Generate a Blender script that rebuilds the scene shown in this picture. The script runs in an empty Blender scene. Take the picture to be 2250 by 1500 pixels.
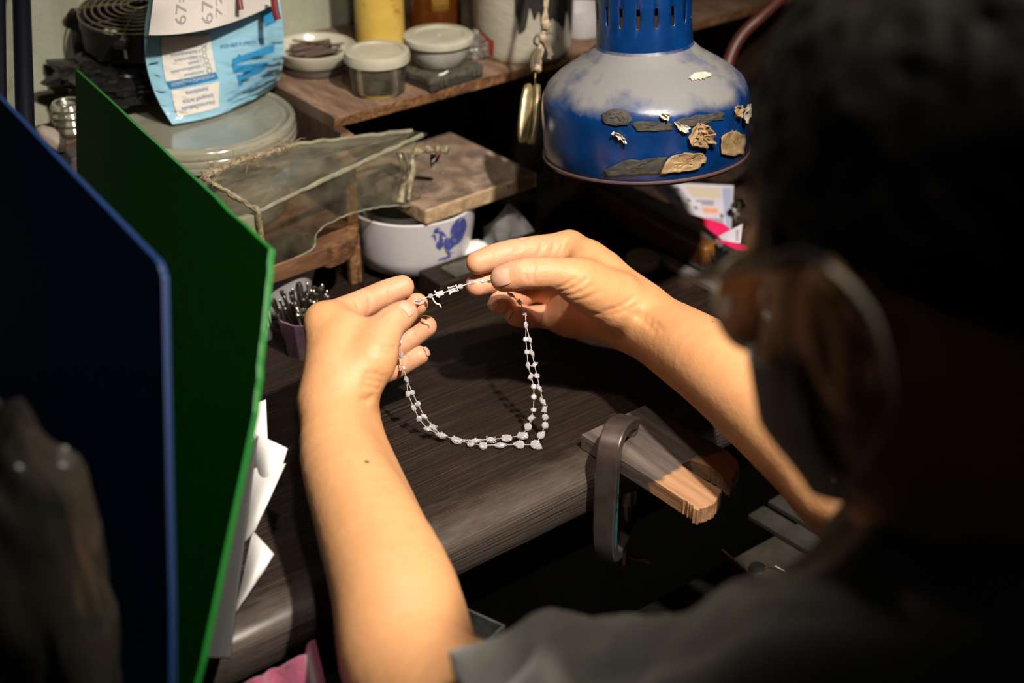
import bpy, bmesh, math, random
import numpy as np
from mathutils import Vector, Matrix, Quaternion

random.seed(7); rng = np.random.default_rng(7)
scene = bpy.context.scene
COL = scene.collection

# ------------------------------------------------------------------ camera
# World: bench top is z = 0, its front edge runs along X, the wall is at +Y.  Metres.
F = 3300.0                     # focal length in pixels of the 2250 x 1500 frame
CAM_H = 0.62
PITCH, YAW = math.radians(30), math.radians(38)
_s, _c = math.sin(YAW), math.cos(YAW)
CO = np.array([0, 0, CAM_H])
CR = np.array([_c, -_s, 0])
CF = np.array([_s * math.cos(PITCH), _c * math.cos(PITCH), -math.sin(PITCH)])
CU = np.cross(CR, CF)
HF = np.array([_s, _c, 0])     # horizontal forward

def ray(px, py): return CF + (px - 1125) / F * CR - (py - 750) / F * CU
def C(px, py, d): return CO + d * ray(px, py)                      # point at depth d
def Z(px, py, z):                                                  # point on a level plane
    r = ray(px, py); return CO + r * (z - CAM_H) / r[2]
def Yp(px, py, y):
    r = ray(px, py); return CO + r * y / r[1]

cd = bpy.data.cameras.new('camera'); cam = bpy.data.objects.new('camera', cd); COL.objects.link(cam)
cam.matrix_world = Matrix(((CR[0], CU[0], -CF[0], 0), (CR[1], CU[1], -CF[1], 0), (CR[2], CU[2], -CF[2], CAM_H), (0, 0, 0, 1)))
cd.sensor_width = 36; cd.lens = 36 * F / 2250; cd.clip_start = 0.02
cd.dof.use_dof = True; cd.dof.focus_distance = 1.09; cd.dof.aperture_fstop = 4.0
scene.camera = cam

# ------------------------------------------------------------------ light
w = bpy.data.worlds.new('world'); scene.world = w; w.use_nodes = True
w.node_tree.nodes['Background'].inputs[0].default_value = (1.0, 0.92, 0.80, 1)
w.node_tree.nodes['Background'].inputs[1].default_value = 0.006

# the lamp the person works by, above the bench front; plus a weak fill light added on the camera side
def spot(name, pos, target, watts, cone, blend, col, size):
    ld = bpy.data.lights.new(name, 'SPOT'); lo = bpy.data.objects.new(name, ld); COL.objects.link(lo)
    ld.energy = watts; ld.color = col; ld.shadow_soft_size = size; ld.spot_size = math.radians(cone); ld.spot_blend = blend
    lo.location = pos; lo.rotation_euler = Vector(target - pos).to_track_quat('-Z', 'Y').to_euler(); return lo
LAMP_POS = 0.31 * CR + 0.41 * HF + np.array([0, 0, 1.02])
FILL_POS = 0.02 * CR + 0.50 * HF + np.array([0, 0, 0.95])
spot('bench_light', LAMP_POS, Z(1120, 740, 0.05), 112, 58, 0.9, (1.0, 0.89, 0.76), 0.022)
spot('front_fill', FILL_POS, Z(1130, 880, 0.0), 16, 72, 0.9, (1.0, 0.90, 0.78), 0.025)

scene.view_settings.view_transform = 'Standard'; scene.view_settings.look = 'None'
scene.view_settings.gamma = 1; scene.view_settings.use_curve_mapping = False
scene.view_settings.exposure = 0.0

# ------------------------------------------------------------------ materials
def _new(name):
    m = bpy.data.materials.new(name); m.use_nodes = True
    nt = m.node_tree; return m, nt, nt.nodes['Principled BSDF']
def setp(b, **k):
    for n, v in k.items():
        n = {'rough': 'Roughness', 'metal': 'Metallic', 'spec': 'Specular IOR Level', 'trans': 'Transmission Weight', 'ior': 'IOR',
             'coat': 'Coat Weight', 'coatr': 'Coat Roughness', 'sss': 'Subsurface Weight', 'sheen': 'Sheen Weight', 'alpha': 'Alpha', 'aniso': 'Anisotropic'}[n]
        b.inputs[n].default_value = v
def rgba(c): return (c[0], c[1], c[2], 1)
def flat(name, c, **k):
    m, nt, b = _new(name); b.inputs['Base Color'].default_value = rgba(c); setp(b, **k); return m
def coords(nt, scale=(1, 1, 1), rot=(0, 0, 0)):
    tc = nt.nodes.new('ShaderNodeTexCoord'); mp = nt.nodes.new('ShaderNodeMapping')
    mp.inputs['Scale'].default_value = scale; mp.inputs['Rotation'].default_value = rot
    nt.links.new(tc.outputs['Object'], mp.inputs['Vector']); return mp.outputs['Vector']
def noise(nt, vec, scale, detail=5, rough=0.55, dist=0.0):
    n = nt.nodes.new('ShaderNodeTexNoise'); n.inputs['Scale'].default_value = scale; n.inputs['Detail'].default_value = detail
    n.inputs['Roughness'].default_value = rough; n.inputs['Distortion'].default_value = dist
    nt.links.new(vec, n.inputs['Vector']); return n.outputs['Fac']
def ramp(nt, fac, stops):
    r = nt.nodes.new('ShaderNodeValToRGB'); e = r.color_ramp.elements
    while len(e) < len(stops): e.new(0.5)
    for i, (p, c) in enumerate(stops): e[i].position = p; e[i].color = rgba(c) if not isinstance(c, (int, float)) else (c, c, c, 1)
    nt.links.new(fac, r.inputs['Fac']); return r.outputs['Color']
def mixc(nt, fac, a, b, mode='MIX'):
    n = nt.nodes.new('ShaderNodeMix'); n.data_type = 'RGBA'; n.blend_type = mode
    for s, v in ((n.inputs[0], fac), (n.inputs[6], a), (n.inputs[7], b)):
        if hasattr(v, 'is_output'): nt.links.new(v, s)
        elif isinstance(v, (int, float)): s.default_value = v
        else: s.default_value = rgba(v)
    return n.outputs[2]
def bump(nt, b, h, strength=0.4, dist=0.002):
    n = nt.nodes.new('ShaderNodeBump'); n.inputs['Strength'].default_value = strength; n.inputs['Distance'].default_value = dist
    nt.links.new(h, n.inputs['Height']); nt.links.new(n.outputs['Normal'], b.inputs['Normal'])
def noisy(name, stops, scale=30, stretch=(1, 1, 1), rough=0.6, bmp=0.3, bdist=0.001, detail=6, bscale=None, rstops=None, dist=0.0, **k):
    m, nt, b = _new(name); v = coords(nt, stretch); f = noise(nt, v, scale, detail, 0.6, dist)
    nt.links.new(ramp(nt, f, stops), b.inputs['Base Color']); setp(b, rough=rough, **k)
    if rstops: nt.links.new(ramp(nt, f, rstops), b.inputs['Roughness'])
    if bmp:
        g = f if not bscale else noise(nt, v, bscale, 4)
        bump(nt, b, g, bmp, bdist)
    return m
def clearplastic(name, tint=(0.9, 0.9, 0.86), dirt=(0.45, 0.42, 0.34), amount=0.25, rough=0.12, scale=60, stretch=(1, 1, 1), fres=1.45):
    # thin see-through plastic: clear film with reflections, hazed by grime
    m = bpy.data.materials.new(name); m.use_nodes = True; nt = m.node_tree; nt.nodes.clear()
    out = nt.nodes.new('ShaderNodeOutputMaterial'); tr = nt.nodes.new('ShaderNodeBsdfTransparent'); tr.inputs[0].default_value = rgba(tint)
    gl = nt.nodes.new('ShaderNodeBsdfGlossy'); gl.inputs['Roughness'].default_value = rough; gl.inputs[0].default_value = (1, 1, 1, 1)
    df = nt.nodes.new('ShaderNodeBsdfDiffuse'); df.inputs[0].default_value = rgba(dirt)
    tl = nt.nodes.new('ShaderNodeBsdfTranslucent'); tl.inputs[0].default_value = rgba(dirt)
    md = nt.nodes.new('ShaderNodeMixShader'); md.inputs[0].default_value = 0.35
    nt.links.new(df.outputs[0], md.inputs[1]); nt.links.new(tl.outputs[0], md.inputs[2])
    v = coords(nt, stretch); f = noise(nt, v, scale, 5)
    fac = ramp(nt, f, [(0.3, max(0, amount - 0.18)), (0.75, min(1, amount + 0.2))])
    m1 = nt.nodes.new('ShaderNodeMixShader'); nt.links.new(fac, m1.inputs[0]); nt.links.new(tr.outputs[0], m1.inputs[1]); nt.links.new(md.outputs[0], m1.inputs[2])
    fr = nt.nodes.new('ShaderNodeFresnel'); fr.inputs[0].default_value = fres
    m2 = nt.nodes.new('ShaderNodeMixShader'); nt.links.new(fr.outputs[0], m2.inputs[0]); nt.links.new(m1.outputs[0], m2.inputs[1]); nt.links.new(gl.outputs[0], m2.inputs[2])
    bn = nt.nodes.new('ShaderNodeBump'); bn.inputs['Strength'].default_value = 0.15; bn.inputs['Distance'].default_value = 0.001
    nt.links.new(f, bn.inputs['Height']); nt.links.new(bn.outputs[0], gl.inputs['Normal'])
    nt.links.new(m2.outputs[0], out.inputs[0]); return m

# ------------------------------------------------------------------ mesh helpers
def wloc(o):
    v = np.zeros(3)
    while o is not None: v += np.array(o.location); o = o.parent
    return v
class MB:
    def __init__(s): s.v = []; s.f = []
    def add(s, vs, fs):
        n = len(s.v); s.v += [tuple(map(float, p)) for p in vs]; s.f += [tuple(i + n for i in f) for f in fs]; return s
    def box(s, c, size, rot=None):
        h = np.array(size) / 2; m = np.eye(3) if rot is None else np.array(rot)
        vs = [np.array(c) + m @ (h * np.array((x, y, z))) for x in (-1, 1) for y in (-1, 1) for z in (-1, 1)]
        return s.add(vs, [(0, 1, 3, 2), (4, 6, 7, 5), (0, 4, 5, 1), (2, 3, 7, 6), (0, 2, 6, 4), (1, 5, 7, 3)])
    def lathe(s, prof, seg, c=(0, 0, 0), m=None, skip=None, a0=0, a1=None, wob=None):
        # prof: list of (r, z) ; optional axis matrix m
        M = np.eye(3) if m is None else np.array(m); full = a1 is None; a1 = 2 * math.pi if full else a1
        cols = seg if full else seg + 1; vs = []
        for r, z in prof:
            for k in range(cols):
                a = a0 + (a1 - a0) * k / seg; rr = r * (1 + (wob(a, z) if wob else 0))
                vs.append(np.array(c) + M @ np.array((rr * math.cos(a), rr * math.sin(a), z)))
        fs = []
        for j in range(len(prof) - 1):
            for k in range(seg):
                if skip and skip(j, k): continue
                k2 = (k + 1) % cols
                fs.append((j * cols + k, j * cols + k2, (j + 1) * cols + k2, (j + 1) * cols + k))
        return s.add(vs, fs)
    def disc(s, r, z, seg, c=(0, 0, 0), m=None, flip=False):
        M = np.eye(3) if m is None else np.array(m)
        vs = [np.array(c) + M @ np.array((r * math.cos(2 * math.pi * k / seg), r * math.sin(2 * math.pi * k / seg), z)) for k in range(seg)]
        return s.add(vs, [tuple(range(seg))[::-1] if flip else tuple(range(seg))])
    def tube(s, pts, rad, seg=8, cap=True, closed=False, flatten=None):
        P = [np.array(p, float) for p in pts]; n = len(P); rad = [rad] * n if isinstance(rad, (int, float)) else list(rad)
        T = []
        for i in range(n):
            a = P[(i - 1) % n] if closed else P[max(i - 1, 0)]; b = P[(i + 1) % n] if closed else P[min(i + 1, n - 1)]
            t = b - a; T.append(t / (np.linalg.norm(t) + 1e-12))
        up = np.array((0, 0, 1.)) if abs(T[0][2]) < 0.9 else np.array((1., 0, 0))
        u = np.cross(T[0], up); u /= np.linalg.norm(u); vs = []
        for i in range(n):
            u = u - T[i] * (u @ T[i]); u /= np.linalg.norm(u); w_ = np.cross(T[i], u)
            for k in range(seg):
                a = 2 * math.pi * k / seg; fl = 1 if flatten is None else flatten
                vs.append(P[i] + rad[i] * (math.cos(a) * u + math.sin(a) * fl * w_))
        fs = []
        for i in range(n if closed else n - 1):
            j = (i + 1) % n
            for k in range(seg): fs.append((i * seg + k, i * seg + (k + 1) % seg, j * seg + (k + 1) % seg, j * seg + k))
        if cap and not closed: fs += [tuple(range(seg))[::-1], tuple(range((n - 1) * seg, n * seg))]
        return s.add(vs, fs)
    def slab(s, top, off):
        # closed sheet: outline 'top' (3D points) and the same outline shifted by 'off'
        n = len(top); vs = [np.array(p) for p in top] + [np.array(p) + np.array(off) for p in top]
        fs = [tuple(range(n)), tuple(range(2 * n - 1, n - 1, -1))] + [(i, i + n, (i + 1) % n + n, (i + 1) % n) for i in range(n)]
        return s.add(vs, fs)
    def grid(s, fn, nu, nv, thick=0):
        # surface fn(u,v) -> point; with thickness it becomes a closed sheet
        g = np.array([[fn(i / nu, j / nv) for j in range(nv + 1)] for i in range(nu + 1)])
        w_ = nv + 1; idx = lambda i, j: i * w_ + j
        fs = [(idx(i, j), idx(i + 1, j), idx(i + 1, j + 1), idx(i, j + 1)) for i in range(nu) for j in range(nv)]
        if not thick: return s.add(g.reshape(-1, 3), fs)
        du = np.gradient(g, axis=0); dv = np.gradient(g, axis=1); nn = np.cross(du, dv); nn /= np.linalg.norm(nn, axis=2, keepdims=True) + 1e-12
        b = g - nn * thick; N = (nu + 1) * w_
        fs2 = [tuple(N + q for q in f[::-1]) for f in fs]
        ring = [idx(i, 0) for i in range(nu + 1)] + [idx(nu, j) for j in range(1, nv + 1)] + [idx(i, nv) for i in range(nu - 1, -1, -1)] + [idx(0, j) for j in range(nv - 1, 0, -1)]
        side = [(ring[k], N + ring[k], N + ring[(k + 1) % len(ring)], ring[(k + 1) % len(ring)]) for k in range(len(ring))]
        return s.add(np.vstack([g.reshape(-1, 3), b.reshape(-1, 3)]), fs + fs2 + side)
    def build(s, name, mat, parent=None, loc=None, smooth=False, bevel=0, seg=2, angle=40, fix=True, solid=0, sub=0):
        L = wloc(parent) if parent is not None else (np.array(loc, float) if loc is not None else np.zeros(3))
        me = bpy.data.meshes.new(name); me.from_pydata([tuple(np.array(p) - L) for p in s.v], [], s.f)
        if fix:
            bm = bmesh.new(); bm.from_mesh(me); bmesh.ops.recalc_face_normals(bm, faces=bm.faces); bm.to_mesh(me); bm.free()
        me.validate(); o = bpy.data.objects.new(name, me); COL.objects.link(o)
        if mat is not None: me.materials.append(mat)
        if parent is not None: o.parent = parent
        else: o.location = L
        if smooth:
            me.shade_smooth()
            if angle < 180:
                try: me.set_sharp_from_angle(angle=math.radians(angle))
                except Exception: pass
        if solid: md = o.modifiers.new('solid', 'SOLIDIFY'); md.thickness = solid; md.offset = -1
        if bevel:
            md = o.modifiers.new('bevel', 'BEVEL'); md.width = bevel; md.segments = seg; md.limit_method = 'ANGLE'
        if sub: md = o.modifiers.new('sub', 'SUBSURF'); md.levels = md.render_levels = sub
        return o
def tag(o, label=None, cat=None, group=None, kind=None):
    for k, v in (('label', label), ('category', cat), ('group', group), ('kind', kind)):
        if v: o[k] = v
    return o
def thing(name, label, cat, loc, group=None):
    o = bpy.data.objects.new(name, None); COL.objects.link(o); o.location = [float(q) for q in loc]; o.empty_display_size = 0.02
    return tag(o, label, cat, group)
def axis_matrix(a, ref=(1, 0, 0)):
    a = np.array(a, float); a /= np.linalg.norm(a); r = np.array(ref, float); r = r - a * (r @ a)
    if np.linalg.norm(r) < 1e-6: r = np.array((0, 1., 0)) - a * a[1]
    r /= np.linalg.norm(r); return np.stack([r, np.cross(a, r), a], axis=1)
def place(name, mesh, loc, M=None, parent=None, scale=None):
    o = bpy.data.objects.new(name, mesh); COL.objects.link(o)
    if parent is not None: o.parent = parent; loc = np.array(loc) - wloc(parent)
    o.location = [float(q) for q in loc]
    if M is not None:
        o.rotation_mode = 'QUATERNION'; o.rotation_quaternion = Matrix([[float(x) for x in r] for r in M]).to_quaternion()
    if scale is not None: o.scale = scale
    return o
def spline(pts, n):
    # Catmull-Rom through pts
    P = [np.array(p, float) for p in pts]; P = [2 * P[0] - P[1]] + P + [2 * P[-1] - P[-2]]; out = []
    for i in range(1, len(P) - 2):
        for k in range(n):
            t = k / n; a, b, c, d = P[i - 1:i + 3]
            out.append(0.5 * ((2 * b) + (c - a) * t + (2 * a - 5 * b + 4 * c - d) * t * t + (3 * b - a - 3 * c + d) * t ** 3))
    out.append(P[-2]); return out
_hn = np.random.default_rng(3).random((64, 64, 64))
_hl = _hn.tolist()
def _vn1(x, y, z):
    i, j, k = math.floor(x), math.floor(y), math.floor(z); x -= i; y -= j; z -= k; x = x * x * (3 - 2 * x); y = y * y * (3 - 2 * y); z = z * z * (3 - 2 * z)
    i0, i1, j0, j1, k0, k1 = i & 63, (i + 1) & 63, j & 63, (j + 1) & 63, k & 63, (k + 1) & 63; a, b = _hl[i0], _hl[i1]
    c0 = (a[j0][k0] * (1 - z) + a[j0][k1] * z) * (1 - y) + (a[j1][k0] * (1 - z) + a[j1][k1] * z) * y
    c1 = (b[j0][k0] * (1 - z) + b[j0][k1] * z) * (1 - y) + (b[j1][k0] * (1 - z) + b[j1][k1] * z) * y
    return c0 * (1 - x) + c1 * x - 0.5
def vnoise(p):
    p = np.asarray(p, float)
    if p.ndim == 1: return _vn1(float(p[0]), float(p[1]), float(p[2]))
    i = np.floor(p).astype(int); f = p - i; f = f * f * (3 - 2 * f); r = 0
    for dx in (0, 1):
        for dy in (0, 1):
            for dz in (0, 1):
                wgt = (f[..., 0] if dx else 1 - f[..., 0]) * (f[..., 1] if dy else 1 - f[..., 1]) * (f[..., 2] if dz else 1 - f[..., 2])
                r = r + wgt * _hn[(i[..., 0] + dx) % 64, (i[..., 1] + dy) % 64, (i[..., 2] + dz) % 64]
    return r - 0.5
def text_mesh(body, size):
    # flat lettering as 2-D triangles: (verts Nx2, faces), centred
    cu = bpy.data.curves.new('t', 'FONT'); cu.body = body; cu.size = size; cu.align_x = 'CENTER'; cu.align_y = 'CENTER'; cu.resolution_u = 2
    o = bpy.data.objects.new('t', cu); COL.objects.link(o); dg = bpy.context.evaluated_depsgraph_get()
    me = bpy.data.meshes.new_from_object(o.evaluated_get(dg)); vs = np.array([v.co[:2] for v in me.vertices]) if len(me.vertices) else np.zeros((0, 2))
    fs = [tuple(p.vertices) for p in me.polygons]; bpy.data.objects.remove(o); bpy.data.curves.remove(cu); bpy.data.meshes.remove(me)
    return vs, fs
# ------------------------------------------------------------------ the setting
mt_wall, nt, b = _new('stained_plaster'); v = coords(nt)
f1 = noise(nt, v, 9, 6); f2 = noise(nt, v, 90, 5); f3 = noise(nt, coords(nt, (6, 1, 0.8)), 5, 4)
c1 = ramp(nt, f1, [(0.3, (0.30, 0.31, 0.235)), (0.7, (0.46, 0.465, 0.36))])
c1 = mixc(nt, ramp(nt, f3, [(0.45, 0.0), (0.75, 0.55)]), c1, (0.16, 0.15, 0.10))
c1 = mixc(nt, ramp(nt, f2, [(0.6, 0.0), (0.75, 0.5)]), c1, (0.14, 0.12, 0.08))
nt.links.new(c1, b.inputs['Base Color']); setp(b, rough=0.85); bump(nt, b, f2, 0.5, 0.002)
WY = 1.235
tag(MB().box((0.8, WY + 0.05, 0.15), (3.4, 0.1, 2.2)).build('wall_back', mt_wall), 'stained pale green plaster wall behind the workbench', 'wall', kind='structure')
mt_floor = noisy('dark_concrete', [(0.3, (0.035, 0.032, 0.03)), (0.7, (0.06, 0.055, 0.05))], scale=8, rough=0.8)
tag(MB().box((0.8, 0.2, -0.90), (3.4, 2.1, 0.1)).build('floor', mt_floor), 'dark concrete floor under the bench', 'floor', kind='structure')

# ------------------------------------------------------------------ workbench
def woodmat(name, dark, mid, light, scale=1.0, axis=0, rough=(0.35, 0.6), bmp=0.5, scratch=0.5):
    m, nt, b = _new(name); st = [60, 60, 60]; st[axis] = 3.2; st = [q * scale for q in st]
    v = coords(nt, st); f = noise(nt, v, 1.6, 8, 0.62, 0.4); v2 = coords(nt, [q * 3.2 for q in st]); v3 = coords(nt, [q * (1.1 if i == axis else 4.2) for i, q in enumerate(st)]); g = noise(nt, v3, 1.0, 3, 0.6)
    lo_ = noise(nt, coords(nt), 14, 4)
    c = ramp(nt, f, [(0.30, dark), (0.52, mid), (0.72, light)])
    c = mixc(nt, ramp(nt, lo_, [(0.35, 0.0), (0.7, 0.55)]), c, dark)
    c = mixc(nt, ramp(nt, g, [(0.63, 0.0), (0.70, scratch)]), c, [min(1, q * 2.6 + 0.02) for q in light])
    nt.links.new(c, b.inputs['Base Color']); nt.links.new(ramp(nt, lo_, [(0.3, rough[0]), (0.7, rough[1])]), b.inputs['Roughness'])
    mx = nt.nodes.new('ShaderNodeMath'); mx.operation = 'ADD'; nt.links.new(f, mx.inputs[0]); nt.links.new(g, mx.inputs[1])
    bump(nt, b, mx.outputs[0], bmp, 0.0018); setp(b, spec=0.16); return m
def edge_sheen(m, y0, y1, col):
    # lit sheen put into a paler front edge colour, with a worn glossy coat
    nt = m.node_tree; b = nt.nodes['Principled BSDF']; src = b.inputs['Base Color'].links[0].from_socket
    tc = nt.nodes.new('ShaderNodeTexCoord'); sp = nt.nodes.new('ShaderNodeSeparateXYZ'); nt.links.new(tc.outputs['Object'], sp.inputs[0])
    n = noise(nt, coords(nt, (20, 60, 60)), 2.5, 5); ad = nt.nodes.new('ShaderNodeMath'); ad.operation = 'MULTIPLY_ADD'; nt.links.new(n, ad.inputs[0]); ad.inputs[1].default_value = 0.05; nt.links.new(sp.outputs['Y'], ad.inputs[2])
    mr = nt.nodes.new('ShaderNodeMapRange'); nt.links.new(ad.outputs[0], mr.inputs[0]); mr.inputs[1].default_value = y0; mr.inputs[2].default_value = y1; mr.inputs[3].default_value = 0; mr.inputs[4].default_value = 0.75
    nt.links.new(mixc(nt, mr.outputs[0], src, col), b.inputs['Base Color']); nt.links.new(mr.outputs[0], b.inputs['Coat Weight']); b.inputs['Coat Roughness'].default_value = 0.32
mt_bench = woodmat('dark_bench_wood', (0.0105, 0.0060, 0.0041), (0.0185, 0.0108, 0.0074), (0.033, 0.0205, 0.0142), scale=2.6, rough=(0.36, 0.52), bmp=0.9, scratch=0.5)
bench = thing('workbench', 'heavy dark stained wooden workbench with a worn rounded front edge', 'workbench', (0.7, 0.95, -0.85))
FY = 0.663
m = MB()
def bench_top(u, v_):
    return None
xs = np.linspace(-0.15, 1.75, 120)
prof = [(1.225, 0.0)] + [(y, 0.0) for y in (1.1, 0.95, 0.85, 0.78, 0.72, 0.70)] + [(FY + 0.022 - 0.022 * math.sin(a), -0.014 + 0.014 * math.cos(a)) for a in np.linspace(0.1, math.pi / 2, 9)] + [(FY, -0.034), (FY + 0.004, -0.038), (1.225, -0.038)]
vs = []
for i, x in enumerate(xs):
    for y, z in prof:
        wv = 0.0022 * vnoise(np.array([x * 30, 0.5, 7.3])) + 0.0012 * vnoise(np.array([x * 110, 2.5, 1.3]))
        k = 1 if y < FY + 0.03 and z > -0.036 else 0
        vs.append((x, y + wv * k, z + 0.6 * wv * k))
n_ = len(prof); fs = [(i * n_ + j, (i + 1) * n_ + j, (i + 1) * n_ + (j + 1) % n_, i * n_ + (j + 1) % n_) for i in range(len(xs) - 1) for j in range(n_)]
fs += [tuple(range(n_)), tuple(range((len(xs) - 1) * n_, len(xs) * n_))]
mt_btop = mt_bench.copy(); edge_sheen(mt_btop, -0.225, -0.262, (0.085, 0.066, 0.056))
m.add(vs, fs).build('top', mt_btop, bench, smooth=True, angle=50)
for x in (-0.08, 1.66):
    for y in (0.74, 1.18): MB().box((x, y, -0.444), (0.07, 0.07, 0.812)).build('leg', mt_bench, bench, bevel=0.004)
MB().box((0.79, 0.72, -0.075), (1.66, 0.025, 0.074)).build('apron', mt_bench, bench, bevel=0.002)
# pull-out catch tray under the cut where the worker sits
mt_tray = noisy('dirty_tray_sheet', [(0.3, (0.014, 0.012, 0.009)), (0.7, (0.036, 0.030, 0.022))], scale=40, rough=0.55, bmp=0.3, bscale=300)
tray = thing('catch_tray', 'dirty brown catch tray pulled out below the bench front', 'tray', (0.80, 0.62, -0.145))
MB().box((0.80, 0.50, -0.142), (0.62, 0.30, 0.006)).build('bottom', mt_tray, tray, bevel=0.001)
MB().box((0.80, 0.352, -0.128), (0.62, 0.008, 0.034)).build('rim', mt_bench, tray, bevel=0.001)
for x in (0.492, 1.108): MB().box((x, 0.50, -0.128), (0.008, 0.288, 0.034)).build('rim', mt_bench, tray, bevel=0.001)
for x in (1.08,): MB().box((x, 0.655, -0.0885), (0.014, 0.02, 0.1)).build('runner', mt_bench, tray)

# ------------------------------------------------------------------ shelf unit
mt_shelf, nt, b = _new('worn_shelf_board'); v = coords(nt, (4, 1, 1)); f = noise(nt, v, 24, 7); g = noise(nt, coords(nt), 140, 5)
c = ramp(nt, f, [(0.3, (0.075, 0.042, 0.026)), (0.55, (0.15, 0.09, 0.058)), (0.75, (0.22, 0.15, 0.105))])
c = mixc(nt, ramp(nt, g, [(0.6, 0.0), (0.72, 0.6)]), c, (0.05, 0.03, 0.018))
nt.links.new(c, b.inputs['Base Color']); setp(b, rough=0.62); bump(nt, b, g, 0.4, 0.001)
mt_edge = noisy('chipped_board_edge', [(0.3, (0.06, 0.025, 0.01)), (0.55, (0.20, 0.09, 0.03)), (0.75, (0.36, 0.21, 0.10))], scale=180, rough=0.8, bmp=1.0, bdist=0.003)
mt_plank = noisy('reddish_plank', [(0.3, (0.05, 0.022, 0.010)), (0.55, (0.13, 0.062, 0.030)), (0.75, (0.21, 0.11, 0.06))], scale=22, stretch=(1, 5, 5), rough=0.55, bmp=0.3, bscale=90)
shelf = thing('bench_shelf', 'low brown wooden shelf with a chipped front edge standing on the bench', 'shelf', (0.75, 1.10, 0))
SZ = 0.152; SX0, SX1, SY = 0.613, 1.22, 1.027
xs = np.linspace(SX0, SX1, 140); vs = []
for x in xs:
    e = 0.0035 * vnoise(np.array([x * 60, 3.1, 0.2])) + 0.003 * vnoise(np.array([x * 220, 1.1, 5.2]))
    vs += [(x, WY - 0.004, SZ), (x, SY + 0.004, SZ), (x, SY + e, SZ - 0.0012), (x, SY + 1.3 * e + 0.001, SZ - 0.006), (x, SY + 0.003, SZ - 0.011), (x, WY - 0.004, SZ - 0.011)]
fs = [(i * 6 + j, (i + 1) * 6 + j, (i + 1) * 6 + (j + 1) % 6, i * 6 + (j + 1) % 6) for i in range(139) for j in range(6)] + [tuple(range(6)), tuple(range(139 * 6, 140 * 6))]
o = MB().add(vs, fs).build('shelf_board', mt_shelf, shelf, smooth=True, angle=35); o.data.materials.append(mt_edge)
for p in o.data.polygons:
    c_ = np.mean([o.data.vertices[i].co for i in p.vertices], axis=0)
    if c_[1] + 1.10 < SY + 0.006 and c_[2] < SZ - 0.0008: p.material_index = 1
mt_side = noisy('dark_side_board', [(0.3, (0.03, 0.016, 0.010)), (0.7, (0.085, 0.048, 0.028))], scale=18, stretch=(4, 4, 1), rough=0.6)
MB().box((0.6175, 1.124, 0.0705), (0.009, 0.214, 0.141)).build('side_board', mt_side, shelf, bevel=0.001)
MB().box((0.6165, 1.0145, 0.070), (0.011, 0.006, 0.140)).build('edge_strip', mt_edge, shelf, bevel=0.0008)
MB().box((0.945, 1.045, 0.0705), (0.022, 0.022, 0.141)).build('leg', mt_side, shelf, bevel=0.001)
MB().box((1.20, 1.124, 0.0705), (0.012, 0.20, 0.141)).build('side_board', mt_side, shelf, bevel=0.001)
MB().box((0.91, 1.222, 0.0705), (0.57, 0.010, 0.141)).build('back_board', mt_side, shelf)
# lower plank on the left, carried by the side board
PZ = 0.066
plank = thing('shelf_plank', 'short reddish wooden plank with a splintered end, left of the shelf upright', 'plank', (0.45, 1.09, 0))
pts = [(0.46, 0.972), (0.555, 0.972), (0.585, 0.974), (0.600, 0.982), (0.606, 0.996), (0.606, 1.23), (0.46, 1.23)]
m = MB(); nn = 60; out = []
for i in range(len(pts)):
    a, b_ = np.array(pts[i]), np.array(pts[(i + 1) % len(pts)]); kk = 40 if i == 0 else 4
    for k in range(kk): out.append(a + (b_ - a) * k / kk)
top = [(p[0], p[1] + (0.002 * vnoise(np.array([p[0] * 70, 1, 2.])) if p[1] < 1.0 else 0), PZ) for p in out]
m.slab(top, (0, 0, -0.016)).build('plank', mt_plank, plank, bevel=0.0012)
m = MB(); ee = []
for i in range(19):
    a = i / 18; x = 0.566 + 0.0405 * a; y = 0.9705 + 0.026 * a ** 3
    ee.append((x, y))
vs = []
for (x, y) in ee:
    e = 0.002 * vnoise(np.array([x * 300, 4.4, 0])); vs += [(x + 0.002, y - 0.0035 + e, PZ + 0.001), (x + 0.002, y - 0.003 + e * 2, PZ - 0.008), (x, y + e, PZ - 0.018), (x - 0.004, y + 0.006, PZ + 0.001), (x - 0.004, y + 0.006, PZ - 0.018)]
fs = [(i * 5 + p, (i + 1) * 5 + p, (i + 1) * 5 + q, i * 5 + q) for i in range(18) for p, q in ((0, 1), (1, 2), (2, 4), (4, 3), (3, 0))] + [(0, 1, 2, 4, 3), (90, 91, 92, 94, 93)]
MB().add(vs, fs).build('splintered_end', noisy('splintered_wood', [(0.3, (0.05, 0.02, 0.008)), (0.6, (0.17, 0.075, 0.025)), (0.8, (0.28, 0.14, 0.06))], scale=130, rough=0.8, bmp=1.0, bdist=0.003), plank, smooth=True)
for x in (0.478, 0.585): MB().box((x, 1.19, 0.025), (0.03, 0.05, 0.0495)).build('foot', mt_side, plank)
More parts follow.
